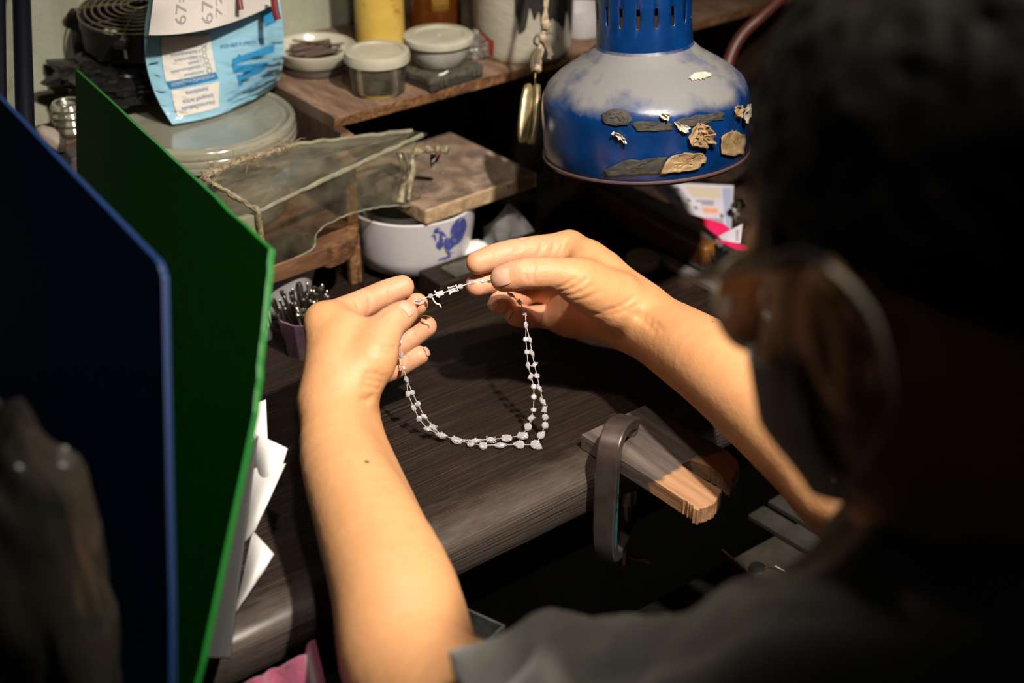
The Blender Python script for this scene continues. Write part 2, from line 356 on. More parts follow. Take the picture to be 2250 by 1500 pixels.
# ------------------------------------------------------------------ things on the shelf and bench
mt_porc = noisy('white_porcelain', [(0.3, (0.46, 0.44, 0.46)), (0.7, (0.55, 0.53, 0.55))], scale=20, rough=0.25, bmp=0, coat=0.3)
mt_blue = noisy('cobalt_glaze', [(0.3, (0.025, 0.035, 0.19)), (0.7, (0.09, 0.11, 0.36))], scale=300, rough=0.3, bmp=0)
_TT = np.arange(1.0, 1.6, 0.0004)
def lathe_hit(px, py, c, prof, off=0.0004):
    # where the view ray meets a turned surface (nearest hit), pushed outwards
    p = CO + ray(px, py) * _TT[:, None]; z = p[:, 2] - c[2]
    zs = np.array([q[1] for q in prof]); rad = np.interp(z, zs, np.array([q[0] for q in prof])); q = p[:, :2] - np.array(c[:2])
    ok = (z >= zs.min()) & (z <= zs.max()) & (np.hypot(q[:, 0], q[:, 1]) <= rad + off)
    if not ok.any(): return None
    i = int(np.argmax(ok)); u = q[i] / np.linalg.norm(q[i]) * (rad[i] + off); return np.array([c[0] + u[0], c[1] + u[1], p[i, 2]])
def stroke(m, pts, wid, c, prof, off=0.0004):
    # brush stroke on a turned surface: pts in pixels, wid in pixels per point
    P = [np.array(q, float) for q in pts]; n = len(P); L = []
    for i in range(n):
        t = P[min(i + 1, n - 1)] - P[max(i - 1, 0)]; t /= np.linalg.norm(t) + 1e-9; nrm = np.array((-t[1], t[0])); h = wid[i] / 2
        row = [lathe_hit(*(P[i] + nrm * h * s), c, prof, off) for s in (-1, 0, 1)]
        if any(q is None for q in row): return
        L.append(row)
    m.add([q for row in L for q in row], [(i * 3 + j, (i + 1) * 3 + j, (i + 1) * 3 + j + 1, i * 3 + j + 1) for i in range(n - 1) for j in (0, 1)])
# rooster bowl
BC = Z(905, 606, 0) + 0.030 * HF; BC[2] = 0
bp = [(0.034, 0.0), (0.037, 0.004), (0.050, 0.010), (0.0525, 0.022), (0.0555, 0.042), (0.0580, 0.0615)]
bowl = thing('rooster_bowl', 'white porcelain bowl painted with a blue rooster, under the soldering board', 'bowl', BC)
MB().lathe(bp + [(0.0565, 0.0625), (0.0540, 0.042), (0.050, 0.020), (0.046, 0.013), (0.0003, 0.011)], 72, BC).disc(0.034, 0.0, 72, BC).build('body', mt_porc, bowl, smooth=True, angle=60)
m = MB(); S = lambda x, y: (930 + x * 120 / 1385, 460 + y * 130 / 1500)
def st(pts, wid, off=0.0004): stroke(m, [S(*p) for p in spline_2d(pts)], np.interp(np.linspace(0, 1, len(spline_2d(pts))), np.linspace(0, 1, len(wid)), wid) * 120 / 1385, BC, bp, off)
def spline_2d(pts): return [p[:2] for p in spline([np.array((*p, 0.)) for p in pts], 4)] if len(pts) > 2 else [np.array(p, float) for p in pts]
st([(190, 690), (240, 665), (275, 640)], [8, 40, 60])                                  # beak
st([(270, 560), (340, 490), (430, 490)], [30, 60, 20]); st([(265, 590), (330, 560), (410, 570)], [50, 90, 60])   # head
st([(290, 650), (300, 730), (300, 800)], [70, 60, 20])                                 # wattle
st([(420, 560), (500, 620), (590, 690)], [80, 90, 8], 0.0005)                          # neck hackle
st([(440, 620), (450, 760), (470, 960)], [60, 110, 70])
st([(330, 850), (370, 940), (430, 1020)], [20, 90, 30], 0.0005); st([(350, 800), (410, 880), (440, 990)], [30, 90, 60])
st([(640, 690), (570, 780), (540, 920)], [10, 80, 60]); st([(740, 690), (640, 830), (560, 1000)], [60, 130, 90])
st([(760, 740), (700, 880), (620, 1010)], [60, 150, 60], 0.0005); st([(820, 800), (760, 900), (660, 1020)], [20, 90, 40])
st([(980, 175), (860, 300), (770, 430), (720, 560), (710, 670)], [20, 80, 90, 70, 20])  # tail
st([(1040, 210), (960, 360), (860, 520), (760, 720)], [60, 150, 180, 80])
st([(1070, 260), (1050, 430), (960, 600), (830, 780)], [20, 110, 170, 90], 0.0005)
st([(1020, 560), (970, 690), (860, 830), (780, 900)], [20, 100, 110, 20])
st([(570, 1020), (600, 1080), (650, 1160)], [50, 40, 40]); st([(650, 1030), (650, 1100), (660, 1180)], [50, 40, 50])
st([(690, 1170), (590, 1220), (510, 1270)], [60, 60, 60]); st([(520, 1220), (430, 1270), (350, 1305)], [40, 40, 12]); st([(680, 1130), (720, 1100), (780, 1080)], [20, 30, 8])
m.build('rooster_motif', mt_blue, bowl, fix=False)
# steel dish inside the bowl (its rim shows above the bowl's left side)
mt_steel = flat('brushed_steel', (0.55, 0.54, 0.52), rough=0.28, metal=1.0)
DC = BC + np.array((-0.012, -0.006, 0.0135))
tag(MB().lathe([(0.0003, 0.0005), (0.030, 0.0), (0.033, 0.004), (0.036, 0.040), (0.038, 0.052), (0.0385, 0.052), (0.0365, 0.040), (0.0335, 0.006), (0.0003, 0.0025)], 48, DC).build('steel_dish', mt_steel, None, DC, smooth=True), 'small steel dish standing inside the rooster bowl', 'dish')

# soldering board
a_, b_, c_ = Z(935, 462, 0.078), Z(1180, 378, 0.078), Z(990, 289, 0.078); d_ = a_ + (c_ - b_)
mt_solder, nt, b = _new('scorched_board'); v = coords(nt); f = noise(nt, v, 28, 7, 0.6, 0.6); g = noise(nt, v, 130, 5); k = noise(nt, v, 45, 3)
c = ramp(nt, f, [(0.3, (0.055, 0.038, 0.028)), (0.48, (0.17, 0.115, 0.08)), (0.62, (0.28, 0.20, 0.14)), (0.75, (0.42, 0.33, 0.25))])
c = mixc(nt, ramp(nt, k, [(0.5, 0.0), (0.68, 0.7)]), c, (0.06, 0.045, 0.045)); c = mixc(nt, ramp(nt, g, [(0.64, 0.0), (0.74, 0.6)]), c, (0.55, 0.46, 0.36))
nt.links.new(c, b.inputs['Base Color']); setp(b, rough=0.8); bump(nt, b, g, 0.5, 0.0015)
mt_sedge = noisy('board_cut_edge', [(0.3, (0.22, 0.14, 0.075)), (0.55, (0.36, 0.25, 0.14)), (0.8, (0.55, 0.42, 0.26))], scale=120, rough=0.85, bmp=0.8, bdist=0.002)
board = thing('soldering_board', 'scorched square soldering board resting on the rooster bowl', 'board', (a_ + b_ + c_ + d_) / 4 - np.array((0, 0, 0.0155)))
o = MB().slab([a_, b_, c_, d_], (0, 0, -0.0148)).build('slab', mt_solder, board, bevel=0.002, seg=3); o.data.materials.append(mt_sedge)
for p in o.data.polygons:
    if abs(p.normal.z) < 0.5: p.material_index = 1
m = MB(); ex = (b_ - a_) / np.linalg.norm(b_ - a_); nrm = np.cross(ex, np.array((0, 0, 1.0)))
for ch, t in (('2', 0.965), ('1', 0.915), ('1', 0.875), ('1', 0.835), ('1', 0.775), ('7', 0.735)):
    vs, fs = text_mesh(ch, 0.0105); base = a_ + (b_ - a_) * t + nrm * 0.0003 - np.array((0, 0, 0.0075))
    if len(vs): m.add([base + ex * q[0] + np.array((0, 0, q[1])) for q in vs], fs)
m.build('marking', flat('faded_ink', (0.05, 0.055, 0.03), rough=0.8), board, fix=False)

# second bowl, below the plank
B2 = Z(598, 700, 0) + 0.02 * HF; B2[2] = 0
b2p = [(0.020, 0.0), (0.026, 0.003), (0.031, 0.016), (0.036, 0.034), (0.040, 0.046)]
b2 = thing('small_bowl', 'small plain white bowl tucked below the reddish plank', 'bowl', B2)
MB().lathe(b2p + [(0.0385, 0.0465), (0.034, 0.032), (0.028, 0.014), (0.0003, 0.008)], 56, B2).disc(0.020, 0, 56, B2).build('body', mt_porc, b2, smooth=True, angle=60)

# capped tube with blue mesh top
TC = Z(583, 742, 0); tb = thing('capped_tube', 'slim white tube with a dark blue cap beside the bur cup', 'tube', TC)
MB().lathe([(0.0003, 0), (0.0058, 0), (0.0062, 0.004), (0.0058, 0.022), (0.0045, 0.026), (0.0045, 0.028), (0.0003, 0.028)], 20, TC).build('body', flat('milky_plastic', (0.5, 0.52, 0.5), rough=0.4), tb, smooth=True)
MB().lathe([(0.0003, 0.0275), (0.0056, 0.0275), (0.0070, 0.031), (0.0068, 0.039), (0.0045, 0.0425), (0.0003, 0.043)], 20, TC).build('cap', flat('navy_cap', (0.02, 0.04, 0.22), rough=0.4), tb, smooth=True)

# cup with burs
mt_cup = noisy('purple_grey_plastic', [(0.3, (0.05, 0.03, 0.045)), (0.7, (0.12, 0.07, 0.10))], scale=40, rough=0.35, bmp=0.1)
UC = Z(672, 792, 0); UC[2] = 0; UC = UC + 0.018 * HF
cup = thing('bur_cup', 'faceted purple grey cup packed with steel burs', 'cup', UC)
MB().lathe([(0.0002, 0.0), (0.0185, 0.0), (0.0235, 0.034), (0.0222, 0.0345), (0.0175, 0.003), (0.0002, 0.003)], 10, UC).build('body', mt_cup, cup)
mt_bur = flat('tool_steel', (0.42, 0.39, 0.35), rough=0.32, metal=1.0)
def bur_mesh(kind):
    pr = {0: [(0.0003, 0), (0.00115, 0), (0.00115, 0.033), (0.0007, 0.036), (0.0007, 0.040), (0.0013, 0.042), (0.0012, 0.044), (0.0003, 0.045)],
          1: [(0.0003, 0), (0.0012, 0), (0.0012, 0.038), (0.0019, 0.040), (0.0019, 0.0435), (0.0003, 0.0445)],
          2: [(0.0003, 0), (0.0011, 0), (0.0011, 0.034), (0.0024, 0.0345), (0.0030, 0.037), (0.0030, 0.048), (0.0020, 0.051), (0.0003, 0.0515)],
          3: [(0.0003, 0), (0.0011, 0), (0.0011, 0.036), (0.0034, 0.037), (0.0034, 0.040), (0.0015, 0.0402), (0.0015, 0.0408), (0.0003, 0.0408)]}[kind]
    me = MB().lathe(pr, 10).build('bur', mt_bur, smooth=True, angle=50); d = me.data; bpy.data.objects.remove(me); return d
bm_ = [bur_mesh(k) for k in range(4)]
for i in range(44):
    k = 2 if i in (3,) else 3 if i in (7, 20) else (i % 2); rr = 0.016 * math.sqrt((i + 0.5) / 44); an = i * 2.39996
    q = np.array((rr * math.cos(an), rr * math.sin(an), 0)); tilt = q / 0.016 * 0.30 + np.array((random.uniform(-.12, .12), random.uniform(-.12, .12), 0))
    ax = np.array((tilt[0], tilt[1], 1.0)); ax /= np.linalg.norm(ax)
    o = place('bur', bm_[k], UC + q * 0.72 + np.array((0, 0, 0.0045 + (0.004 if i % 3 == 0 else 0))), axis_matrix(ax))
    lab = {2: 'large cylindrical steel bur rising from the bur cup', 3: 'flat headed steel mandrel among the burs in the cup'}.get(k, 'thin steel bur bunched in the faceted cup')
    tag(o, lab, 'bur', 'steel burs in the cup')

# ---- shelf top
mt_milk = noisy('milky_plastic_lid', [(0.3, (0.30, 0.29, 0.225)), (0.7, (0.40, 0.385, 0.31))], scale=50, rough=0.35, bmp=0.05, spec=0.5)
mt_clear = clearplastic('clear_tub_plastic', (0.92, 0.92, 0.87), (0.42, 0.40, 0.32), 0.14, 0.10, 70)
def on_shelf(px, py): p = Z(px, py, SZ); return p
# dish with dark rods
DP = on_shelf(694, 150); DP = DP - 0.0 * HF
tag(MB().lathe([(0.0003, 0.0), (0.030, 0.0), (0.031, 0.002), (0.0300, 0.0058), (0.0003, 0.0058)], 40, DP).build('dark_coaster', flat('dark_rubber', (0.03, 0.02, 0.015), rough=0.6), None, DP, smooth=True), 'dark round coaster below the dish of rods', 'coaster')
D2 = DP + np.array((0, 0, 0.006))
mt_dish = noisy('cream_glaze', [(0.3, (0.40, 0.385, 0.31)), (0.7, (0.50, 0.485, 0.40))], scale=30, rough=0.2, bmp=0, coat=0.4)
dish = tag(MB().lathe([(0.0003, 0.0), (0.028, 0.0), (0.031, 0.003), (0.0365, 0.0130), (0.0372, 0.0155), (0.0360, 0.0158), (0.0330, 0.0085), (0.0300, 0.006), (0.0003, 0.0052)], 64, D2).build('saucer', mt_dish, None, D2, smooth=True, angle=70), 'cream saucer holding dark graphite rods on the shelf', 'saucer')
mt_rod = noisy('dark_graphite', [(0.3, (0.035, 0.022, 0.014)), (0.7, (0.11, 0.07, 0.045))], scale=120, rough=0.55, bmp=0.2)
rodm = MB().lathe([(0.0002, -0.5), (1.0, -0.5), (1.0, 0.5), (0.0002, 0.5)], 8).build('rod', mt_rod); rd = rodm.data; bpy.data.objects.remove(rodm)
rdir = CR * 0.86 + HF * 0.50
for i in range(21):
    row = i // 7; off = (i % 7 - 3) * 0.0062 + (0.003 if row == 1 else 0); sd_ = np.array((-rdir[1], rdir[0], 0)); jit = np.array((random.uniform(-.25, .25), random.uniform(-.25, .25), 0))
    d = rdir + 0.5 * jit; 
    if i == 20: d = CR * 0.93 - HF * 0.35; off = 0.004
    d = d / np.linalg.norm(d); ln = random.uniform(0.042, 0.054) * (1 - 0.35 * abs(off) / 0.02); p = D2 + sd_ * off + rdir * random.uniform(-.004, .004) + np.array((0, 0, 0.0085 + 0.0026 * row + (0.002 if i == 20 else 0)))
    o = place('rod', rd, p, axis_matrix(d), scale=(0.0011, 0.0011, ln))
    tag(o, 'thick dark rod lying across the others in the saucer' if i == 20 else 'short dark graphite rod heaped in the cream saucer', 'rod', 'dark rods in the saucer')

def tub(name, label, px, py, rl, rb, r0, h, lidh, body_mat, lid_mat, lip=True, fill=None):
    c = on_shelf(px, py); t = thing(name, label, 'tub', c)
    MB().lathe([(0.0002, 0.0006), (r0, 0.0), (r0 + 0.0015, 0.002), (rb, h), (rb - 0.0008, h), (r0 + 0.0006, 0.003), (0.0002, 0.0016)], 56, c).build('body', body_mat, t, smooth=True, angle=60)
    MB().lathe([(rl - 0.001, h - 0.006), (rl, h - 0.0055), (rl + 0.0004, h - 0.001), (rl - 0.0006, h + lidh), (rl - 0.002, h + lidh + 0.0006), (rl * 0.80, h + lidh + 0.0004), (rl * 0.78, h + lidh - 0.0012), (0.0002, h + lidh - 0.0010), (0.0002, h - 0.0006), (rl - 0.002, h - 0.001), (rl - 0.002, h - 0.006)], 64, c).build('lid', lid_mat, t, smooth=True, angle=45)
    if fill: MB().lathe([(0.0002, 0.003), (r0 - 0.001, 0.003), (r0 + 0.0002, fill), (0.0002, fill + 0.001)], 40, c).build('contents', flat(name + '_contents', (0.16, 0.13, 0.07), rough=0.8), t, smooth=True)
    return t
tub('lidded_tub', 'small clear round tub with a milky lid near the shelf edge', 832, 200, 0.0285, 0.0262, 0.0222, 0.034, 0.003, mt_clear, mt_milk, fill=0.007)
# clear flat case and the lidded bowl on it
CC = on_shelf(968, 172); cx = np.array((1, 0, 0.)); 
case = thing('hinged_case', 'flat clear hinged plastic case under the lidded cup', 'case', CC)
mt_case = clearplastic('clear_case_plastic', (0.80, 0.80, 0.74), (0.36, 0.34, 0.28), 0.25, 0.08, 90)
mt_pad = flat('dark_pad', (0.02, 0.018, 0.015), rough=0.8)
rotc = np.array(Matrix.Rotation(math.radians(4), 3, 'Z'))
MB().box(CC + np.array((0, 0, 0.0030)), (0.060, 0.046, 0.0055), rotc).build('base', mt_pad, case, bevel=0.0008)
MB().box(CC + np.array((0, 0, 0.0090)), (0.061, 0.047, 0.0060), rotc).build('cover', mt_case, case, bevel=0.0008)
MB().box(CC + np.array((0, 0, 0.0072)), (0.056, 0.042, 0.002), rotc).build('liner', flat('olive_liner', (0.16, 0.15, 0.10), rough=0.7), case)
for sx in (-0.017, 0.021):
    for dx in (-0.0025, 0.0025):
        p = CC + rotc @ np.array((sx + dx, -0.0245, 0.0075)); MB().tube([p + np.array((0, 0, -0.003)), p + np.array((0, -0.0008, 0.0)), p + np.array((0, 0, 0.0035))], 0.0013, 8).build('hinge_clip', mt_case, case, smooth=True)
LC = CC + rotc @ np.array((0.002, 0.004, 0)); LC[2] = SZ + 0.0125
lb = thing('lidded_cup', 'round frosted cup of white powder with a wide milky lid on the hinged case', 'cup', LC)
mt_frost = noisy('frosted_powder_cup', [(0.3, (0.24, 0.23, 0.20)), (0.6, (0.34, 0.33, 0.30)), (0.8, (0.48, 0.46, 0.44))], scale=45, rough=0.35, bmp=0.1)
MB().lathe([(0.0002, 0), (0.0185, 0), (0.0215, 0.003), (0.0268, 0.012), (0.0285, 0.022), (0.0002, 0.022)], 56, LC).build('cup', mt_frost, lb, smooth=True, angle=70)
MB().lathe([(0.0275, 0.0205), (0.0312, 0.0210), (0.0316, 0.0235), (0.0312, 0.0260), (0.0295, 0.0272), (0.0225, 0.0272), (0.0210, 0.0258), (0.0018, 0.0262), (0.0010, 0.0270), (0.0002, 0.0271), (0.0002, 0.0205)], 64, LC).build('lid', mt_milk, lb, smooth=True, angle=40)
tag(MB().slab([CC + rotc @ np.array(q) for q in ((-0.018, -0.020, 0.0124), (-0.014, -0.0215, 0.0124), (-0.005, -0.018, 0.0126), (-0.006, -0.0165, 0.0126), (-0.012, -0.019, 0.0126), (-0.017, -0.0185, 0.0126))], (0, 0, 0.0004)).build('paper_scrap', flat('white_paper', (0.75, 0.74, 0.72), rough=0.7), None, CC + np.array((0, 0, 0.0122))), 'tiny torn white paper scrap on the hinged case', 'scrap')
# crumpled clear wrap
def blob(name, mat, c, M, r, amp, sc, parent=None, h=20, smooth=True, ridge=False):
    m = MB(); vs = []; rows, seg = h, int(h * 1.6)
    for i in range(rows + 1):
        a = math.pi * i / rows
        for k in range(seg):
            t = 2 * math.pi * k / seg; n_ = np.array((math.sin(a) * math.cos(t), math.sin(a) * math.sin(t), math.cos(a)))
            q = n_ * sc + np.array(c) * 37
            d = vnoise(q) + 0.5 * vnoise(q * 2.3); d = (abs(d) * 2 - 0.35) if ridge else d
            vs.append(np.array(c) + np.array(M) @ (n_ * np.array(r) * (1 + amp * d)))
    fs = [(i * seg + k, i * seg + (k + 1) % seg, (i + 1) * seg + (k + 1) % seg, (i + 1) * seg + k) for i in range(rows) for k in range(seg)]
    return m.add(vs, fs).build(name, mat, parent, None if parent else np.array(c) - np.array((0, 0, r[2])), smooth=smooth, angle=30)
mt_wrap = clearplastic('crumpled_wrap', (0.88, 0.88, 0.86), (0.55, 0.53, 0.50), 0.30, 0.12, 140)
WC = on_shelf(1046, 128) + np.array((0, 0, 0.0125))
tag(blob('crumpled_wrap', mt_wrap, WC, np.eye(3), (0.016, 0.015, 0.012), 0.5, 3.0, ridge=True), 'crumpled clear plastic wrap between the lidded cup and the white pail', 'wrap')

# yellow bottle
YC = on_shelf(833, 118) + 0.022 * HF; YC[2] = SZ
yb = thing('yellow_bottle', 'tall faded yellow plastic bottle with worn red lettering at the back of the shelf', 'bottle', YC)
mt_yel, nt, b = _new('faded_yellow'); f = noise(nt, coords(nt), 26, 6); g = noise(nt, coords(nt), 70, 4)
c = ramp(nt, f, [(0.3, (0.50, 0.33, 0.055)), (0.7, (0.66, 0.47, 0.12))]); c = mixc(nt, ramp(nt, g, [(0.66, 0.0), (0.74, 0.8)]), c, (0.16, 0.12, 0.04))
nt.links.new(c, b.inputs['Base Color']); setp(b, rough=0.42)
ybp = [(0.0205, 0.0), (0.0226, 0.002), (0.0230, 0.006), (0.0230, 0.115), (0.019, 0.128), (0.011, 0.136)]
MB().lathe([(0.0002, 0.0003)] + ybp + [(0.0002, 0.136)], 56, YC).build('body', mt_yel, yb, smooth=True, angle=50)
MB().lathe([(0.011, 0.136), (0.0125, 0.137), (0.0125, 0.158), (0.0002, 0.159)], 32, YC).build('cap', flat('yellow_cap', (0.5, 0.33, 0.05), rough=0.45), yb, smooth=True, angle=50)
def wrap_text(m, body, size, c, rad, ang, z, flip=False, off=0.0004):
    vs, fs = text_mesh(body, size)
    P = []
    for q in vs:
        a = ang + q[0] / rad; P.append(np.array(c) + np.array(((rad + off) * math.cos(a), (rad + off) * math.sin(a), z + q[1])))
    if len(P): m.add(P, fs)
camdir = math.atan2(-HF[1], -HF[0]); m = MB()
wrap_text(m, 'N', 0.0085, YC, 0.0230, camdir + 0.86, 0.0385)
for k in range(9): wrap_text(m, '.', 0.011, YC, 0.0230, camdir + 0.62 + 0.08 * (k % 4), 0.047 + 0.006 * (k // 3))
m.build('lettering', flat('red_print', (0.42, 0.05, 0.025), rough=0.5), yb, fix=False)
# amber bottle
AC = on_shelf(952, 92) + 0.03 * HF; AC[2] = SZ
ab = thing('amber_bottle', 'dark amber glass bottle with a yellow label behind the lidded cup', 'bottle', AC)
mt_amber, nt, b = _new('amber_glass'); b.inputs['Base Color'].default_value = (0.16, 0.045, 0.008, 1); setp(b, rough=0.08, trans=0.55, ior=1.5)
MB().lathe([(0.0002, 0.0003), (0.022, 0), (0.0258, 0.003), (0.0265, 0.008), (0.0265, 0.090), (0.020, 0.108), (0.0115, 0.118), (0.0115, 0.135), (0.0002, 0.135)], 56, AC).build('body', mt_amber, ab, smooth=True, angle=50)
MB().lathe([(0.0269, 0.028), (0.0269, 0.075)], 14, AC, a0=camdir - 0.02, a1=camdir + 0.62).build('label_band', noisy('yellow_label', [(0.3, (0.42, 0.20, 0.02)), (0.7, (0.58, 0.33, 0.05))], scale=200, stretch=(1, 1, 5), rough=0.5, bmp=0), ab, smooth=True, solid=0.0003)
m = MB()
for k in range(8):
    for j in range(3): m.lathe([(0.0271, 0.033 + k * 0.0050), (0.0271, 0.0345 + k * 0.0050)], 3, AC, a0=camdir + 0.06 + 0.17 * j, a1=camdir + 0.06 + 0.17 * j + 0.09 + 0.05 * ((k + j) % 2))
m.build('label_print', flat('brown_print', (0.10, 0.04, 0.01), rough=0.6), ab, fix=False)
MB().lathe([(0.0115, 0.135), (0.0135, 0.136), (0.0135, 0.150), (0.0002, 0.151)], 32, AC).build('cap', flat('black_cap', (0.012, 0.012, 0.012), rough=0.4), ab, smooth=True, angle=50)
# white pail wrapped in film
KC = on_shelf(1150, 132) + 0.030 * HF; KC[2] = SZ
pail = thing('white_pail', 'big round white pail wrapped in creased film, red drips on its side', 'pail', KC)
mt_pail, nt, b = _new('creased_white_film'); f = noise(nt, coords(nt), 18, 5); g = noise(nt, coords(nt, (1, 1, 2)), 75, 6, 0.6, 0.5)
c = ramp(nt, f, [(0.3, (0.32, 0.30, 0.24)), (0.7, (0.42, 0.40, 0.33))])
nt.links.new(c, b.inputs['Base Color']); setp(b, rough=0.38); bump(nt, b, g, 0.45, 0.002)
kw = lambda a, z: 0.012 * float(vnoise(np.array([math.cos(a) * 5, math.sin(a) * 5, z * 90])))
kp = [(0.0415, 0.0), (0.0440, 0.002), (0.0452, 0.008), (0.0460, 0.030), (0.0466, 0.034), (0.0466, 0.100), (0.0480, 0.104), (0.0480, 0.112)]
MB().lathe([(0.0002, 0.0004)] + kp + [(0.0002, 0.112)], 96, KC, wob=kw).build('body', mt_pail, pail, smooth=True, angle=50)
mt_red = noisy('red_paint', [(0.3, (0.16, 0.012, 0.008)), (0.7, (0.30, 0.03, 0.018))], scale=60, rough=0.5, bmp=0)
def patch(m, c, prof, px_pts, off=0.0006):
    # flat paint mark between two pixel polylines on a turned surface
    A, B_ = px_pts; n = len(A); P = [lathe_hit(*q, c, prof, off) for q in A] + [lathe_hit(*q, c, prof, off) for q in B_]
    if any(p is None for p in P): return
    m.add(P, [(i, i + 1, n + i + 1, n + i) for i in range(n - 1)])
m = MB(); kp2 = [(r * 1.006, z) for r, z in kp]
patch(m, KC, kp2, ([(1049, 60), (1052, 90), (1058, 112)], [(1062, 72), (1064, 95), (1066, 112)]), 0.0009)
patch(m, KC, kp2, ([(1049, 60), (1062, 72), (1078, 86)], [(1050, 66), (1064, 84), (1080, 96)]), 0.0009)
patch(m, KC, kp2, ([(1074, 84), (1074, 105), (1077, 122)], [(1086, 90), (1085, 108), (1084, 124)]), 0.0009)
m.build('red_mark', mt_red, pail, fix=False)
# white cup behind, right of the pail
GC = on_shelf(1277, 92) + 0.02 * HF; GC[2] = SZ
tag(MB().lathe([(0.0002, 0), (0.018, 0), (0.0215, 0.004), (0.0235, 0.028), (0.0222, 0.028), (0.020, 0.006), (0.0002, 0.004)], 40, GC).build('white_cup', mt_porc, None, GC, smooth=True, angle=60), 'small white cup behind the lamp, right of the white pail', 'cup')
# dark rag over the pail rim
mt_rag = noisy('dark_rag', [(0.3, (0.006, 0.005, 0.004)), (0.7, (0.018, 0.016, 0.013))], scale=60, rough=0.9)
def rag(u, v_):
    a = camdir - 0.15 + 1.25 * u; r_ = 0.049; top = 0.114; z = top - 0.075 * v_ * (0.75 + 0.5 * float(vnoise(np.array([u * 14, 1., 3.])) + 0.5)); 
    if v_ < 0.3: r_ = 0.049 * (0.45 + 0.55 * v_ / 0.3); z = top + 0.001
    return KC + np.array((r_ * math.cos(a), r_ * math.sin(a), z + 0.002 * math.sin(u * 30)))
tag(MB().grid(rag, 40, 14, 0.0008).build('dark_rag', mt_rag, None, KC + np.array((0, 0, 0.114)), smooth=True), 'dark ragged cloth draped over the rim of the white pail', 'rag')

# ---- hanging cord with key-like pieces
cordtop = C(1203, -420, 1.26); mt_cord = noisy('dirty_cord', [(0.3, (0.20, 0.15, 0.095)), (0.7, (0.42, 0.35, 0.25))], scale=300, rough=0.85, bmp=0.5)
cord = thing('hanging_cord', 'knotted dirty cotton cord hanging in front of the white pail', 'cord', C(1178, 160, 1.25))
cp = [C(1203, -420, 1.26), C(1202, -100, 1.255), C(1200, 0, 1.25), C(1197, 45, 1.25), C(1194, 80, 1.25), C(1188, 110, 1.25), C(1184, 140, 1.25), C(1180, 158, 1.25)]
for s in (-1, 1):
    pp = spline([p + CR * 0.0016 * s * (1 if i % 2 else -0.6) for i, p in enumerate(cp)], 8); MB().tube(pp, 0.0014, 7).build('strand', mt_cord, cord, smooth=True)
for (x, y, r) in ((1199, 54, 0.0042), (1193, 84, 0.0036), (1182, 150, 0.0030)): blob('knot', mt_cord, C(x, y, 1.247), np.eye(3), (r, r, r * 1.2), 0.4, 4, cord, 10)
mt_fray = noisy('frayed_dark_tape', [(0.3, (0.06, 0.045, 0.028)), (0.7, (0.16, 0.12, 0.075))], scale=150, rough=0.8)
for pts, r in (([(1193, 85), (1202, 100), (1208, 118), (1206, 130)], 0.0022), ([(1194, 78), (1208, 72), (1222, 80), (1225, 90)], 0.0018), ([(1190, 84), (1180, 78), (1174, 92), (1182, 100)], 0.0022), ([(1184, 108), (1172, 120), (1168, 142), (1171, 156)], 0.0030), ([(1184, 112), (1182, 130), (1180, 150)], 0.0026), ([(1204, 92), (1210, 110), (1214, 122)], 0.0014)):
    MB().tube(spline([C(x, y, 1.246) for x, y in pts], 6), r, 7, flatten=0.45).build('frayed_end', mt_fray, cord, smooth=True)
MB().tube([C(1177, 160, 1.25), C(1176, 172, 1.25), C(1176, 184, 1.248)], 0.0007, 6).build('wire_loop', flat('brass_wire', (0.5, 0.32, 0.12), rough=0.3, metal=1), cord)
mt_tag = noisy('tarnished_brass', [(0.3, (0.14, 0.105, 0.05)), (0.55, (0.26, 0.21, 0.12)), (0.8, (0.42, 0.30, 0.10))], scale=110, rough=0.34, bmp=0.3, metal=0.55)
def oval_plate(name, label, c1, c2, wpx, d, tilt):
    a, b_ = C(*c1, d), C(*c2, d - 0.004); mid = (a + b_) / 2; ax = (a - b_); L = np.linalg.norm(ax); M = axis_matrix(ax, CR * math.cos(tilt) + CF * math.sin(tilt))
    m = MB(); n = 40; wd = wpx / F * d / 2; 
    for s in (0,):
        rings = []
        for kz, sc in ((-0.0022, 0.82), (-0.0014, 0.98), (0.0014, 0.98), (0.0022, 0.82)):
            rings.append([mid + M @ np.array((wd * sc * math.copysign(abs(math.cos(t)) ** 0.7, math.cos(t)), kz, L / 2 * (0.97 + 0.03 * sc) * math.sin(t))) for t in np.linspace(0, 2 * math.pi, n, endpoint=False)])
        vs = [p for r in rings for p in r]; fs = [(i * n + k, i * n + (k + 1) % n, (i + 1) * n + (k + 1) % n, (i + 1) * n + k) for i in range(3) for k in range(n)] + [tuple(range(n)), tuple(range(3 * n, 4 * n))]
        m.add(vs, fs)
    t = tag(m.build(name, mt_tag, None, a, smooth=True, angle=50), label, 'tag', 'brass tags on the cord'); return t
oval_plate('brass_tag', 'left of two long tarnished brass tags hanging on the cord', (1161, 184), (1147, 314), 30, 1.248, 0.6)
oval_plate('brass_tag', 'right of two long tarnished brass tags, nearer the blue lamp', (1180, 184), (1166, 318), 27, 1.252, -0.9)
# wall bracket that carries the cord (above the frame)
tp = cordtop + np.array((0, 0, 0.0)); tag(MB().tube([tp + np.array((0, -0.012, 0)), np.array((tp[0], WY, tp[2]))], 0.005, 10).build('wall_bracket', mt_bur, None, np.array((tp[0], WY, tp[2]))), 'thin steel bracket rod from the wall carrying the cord', 'bracket')
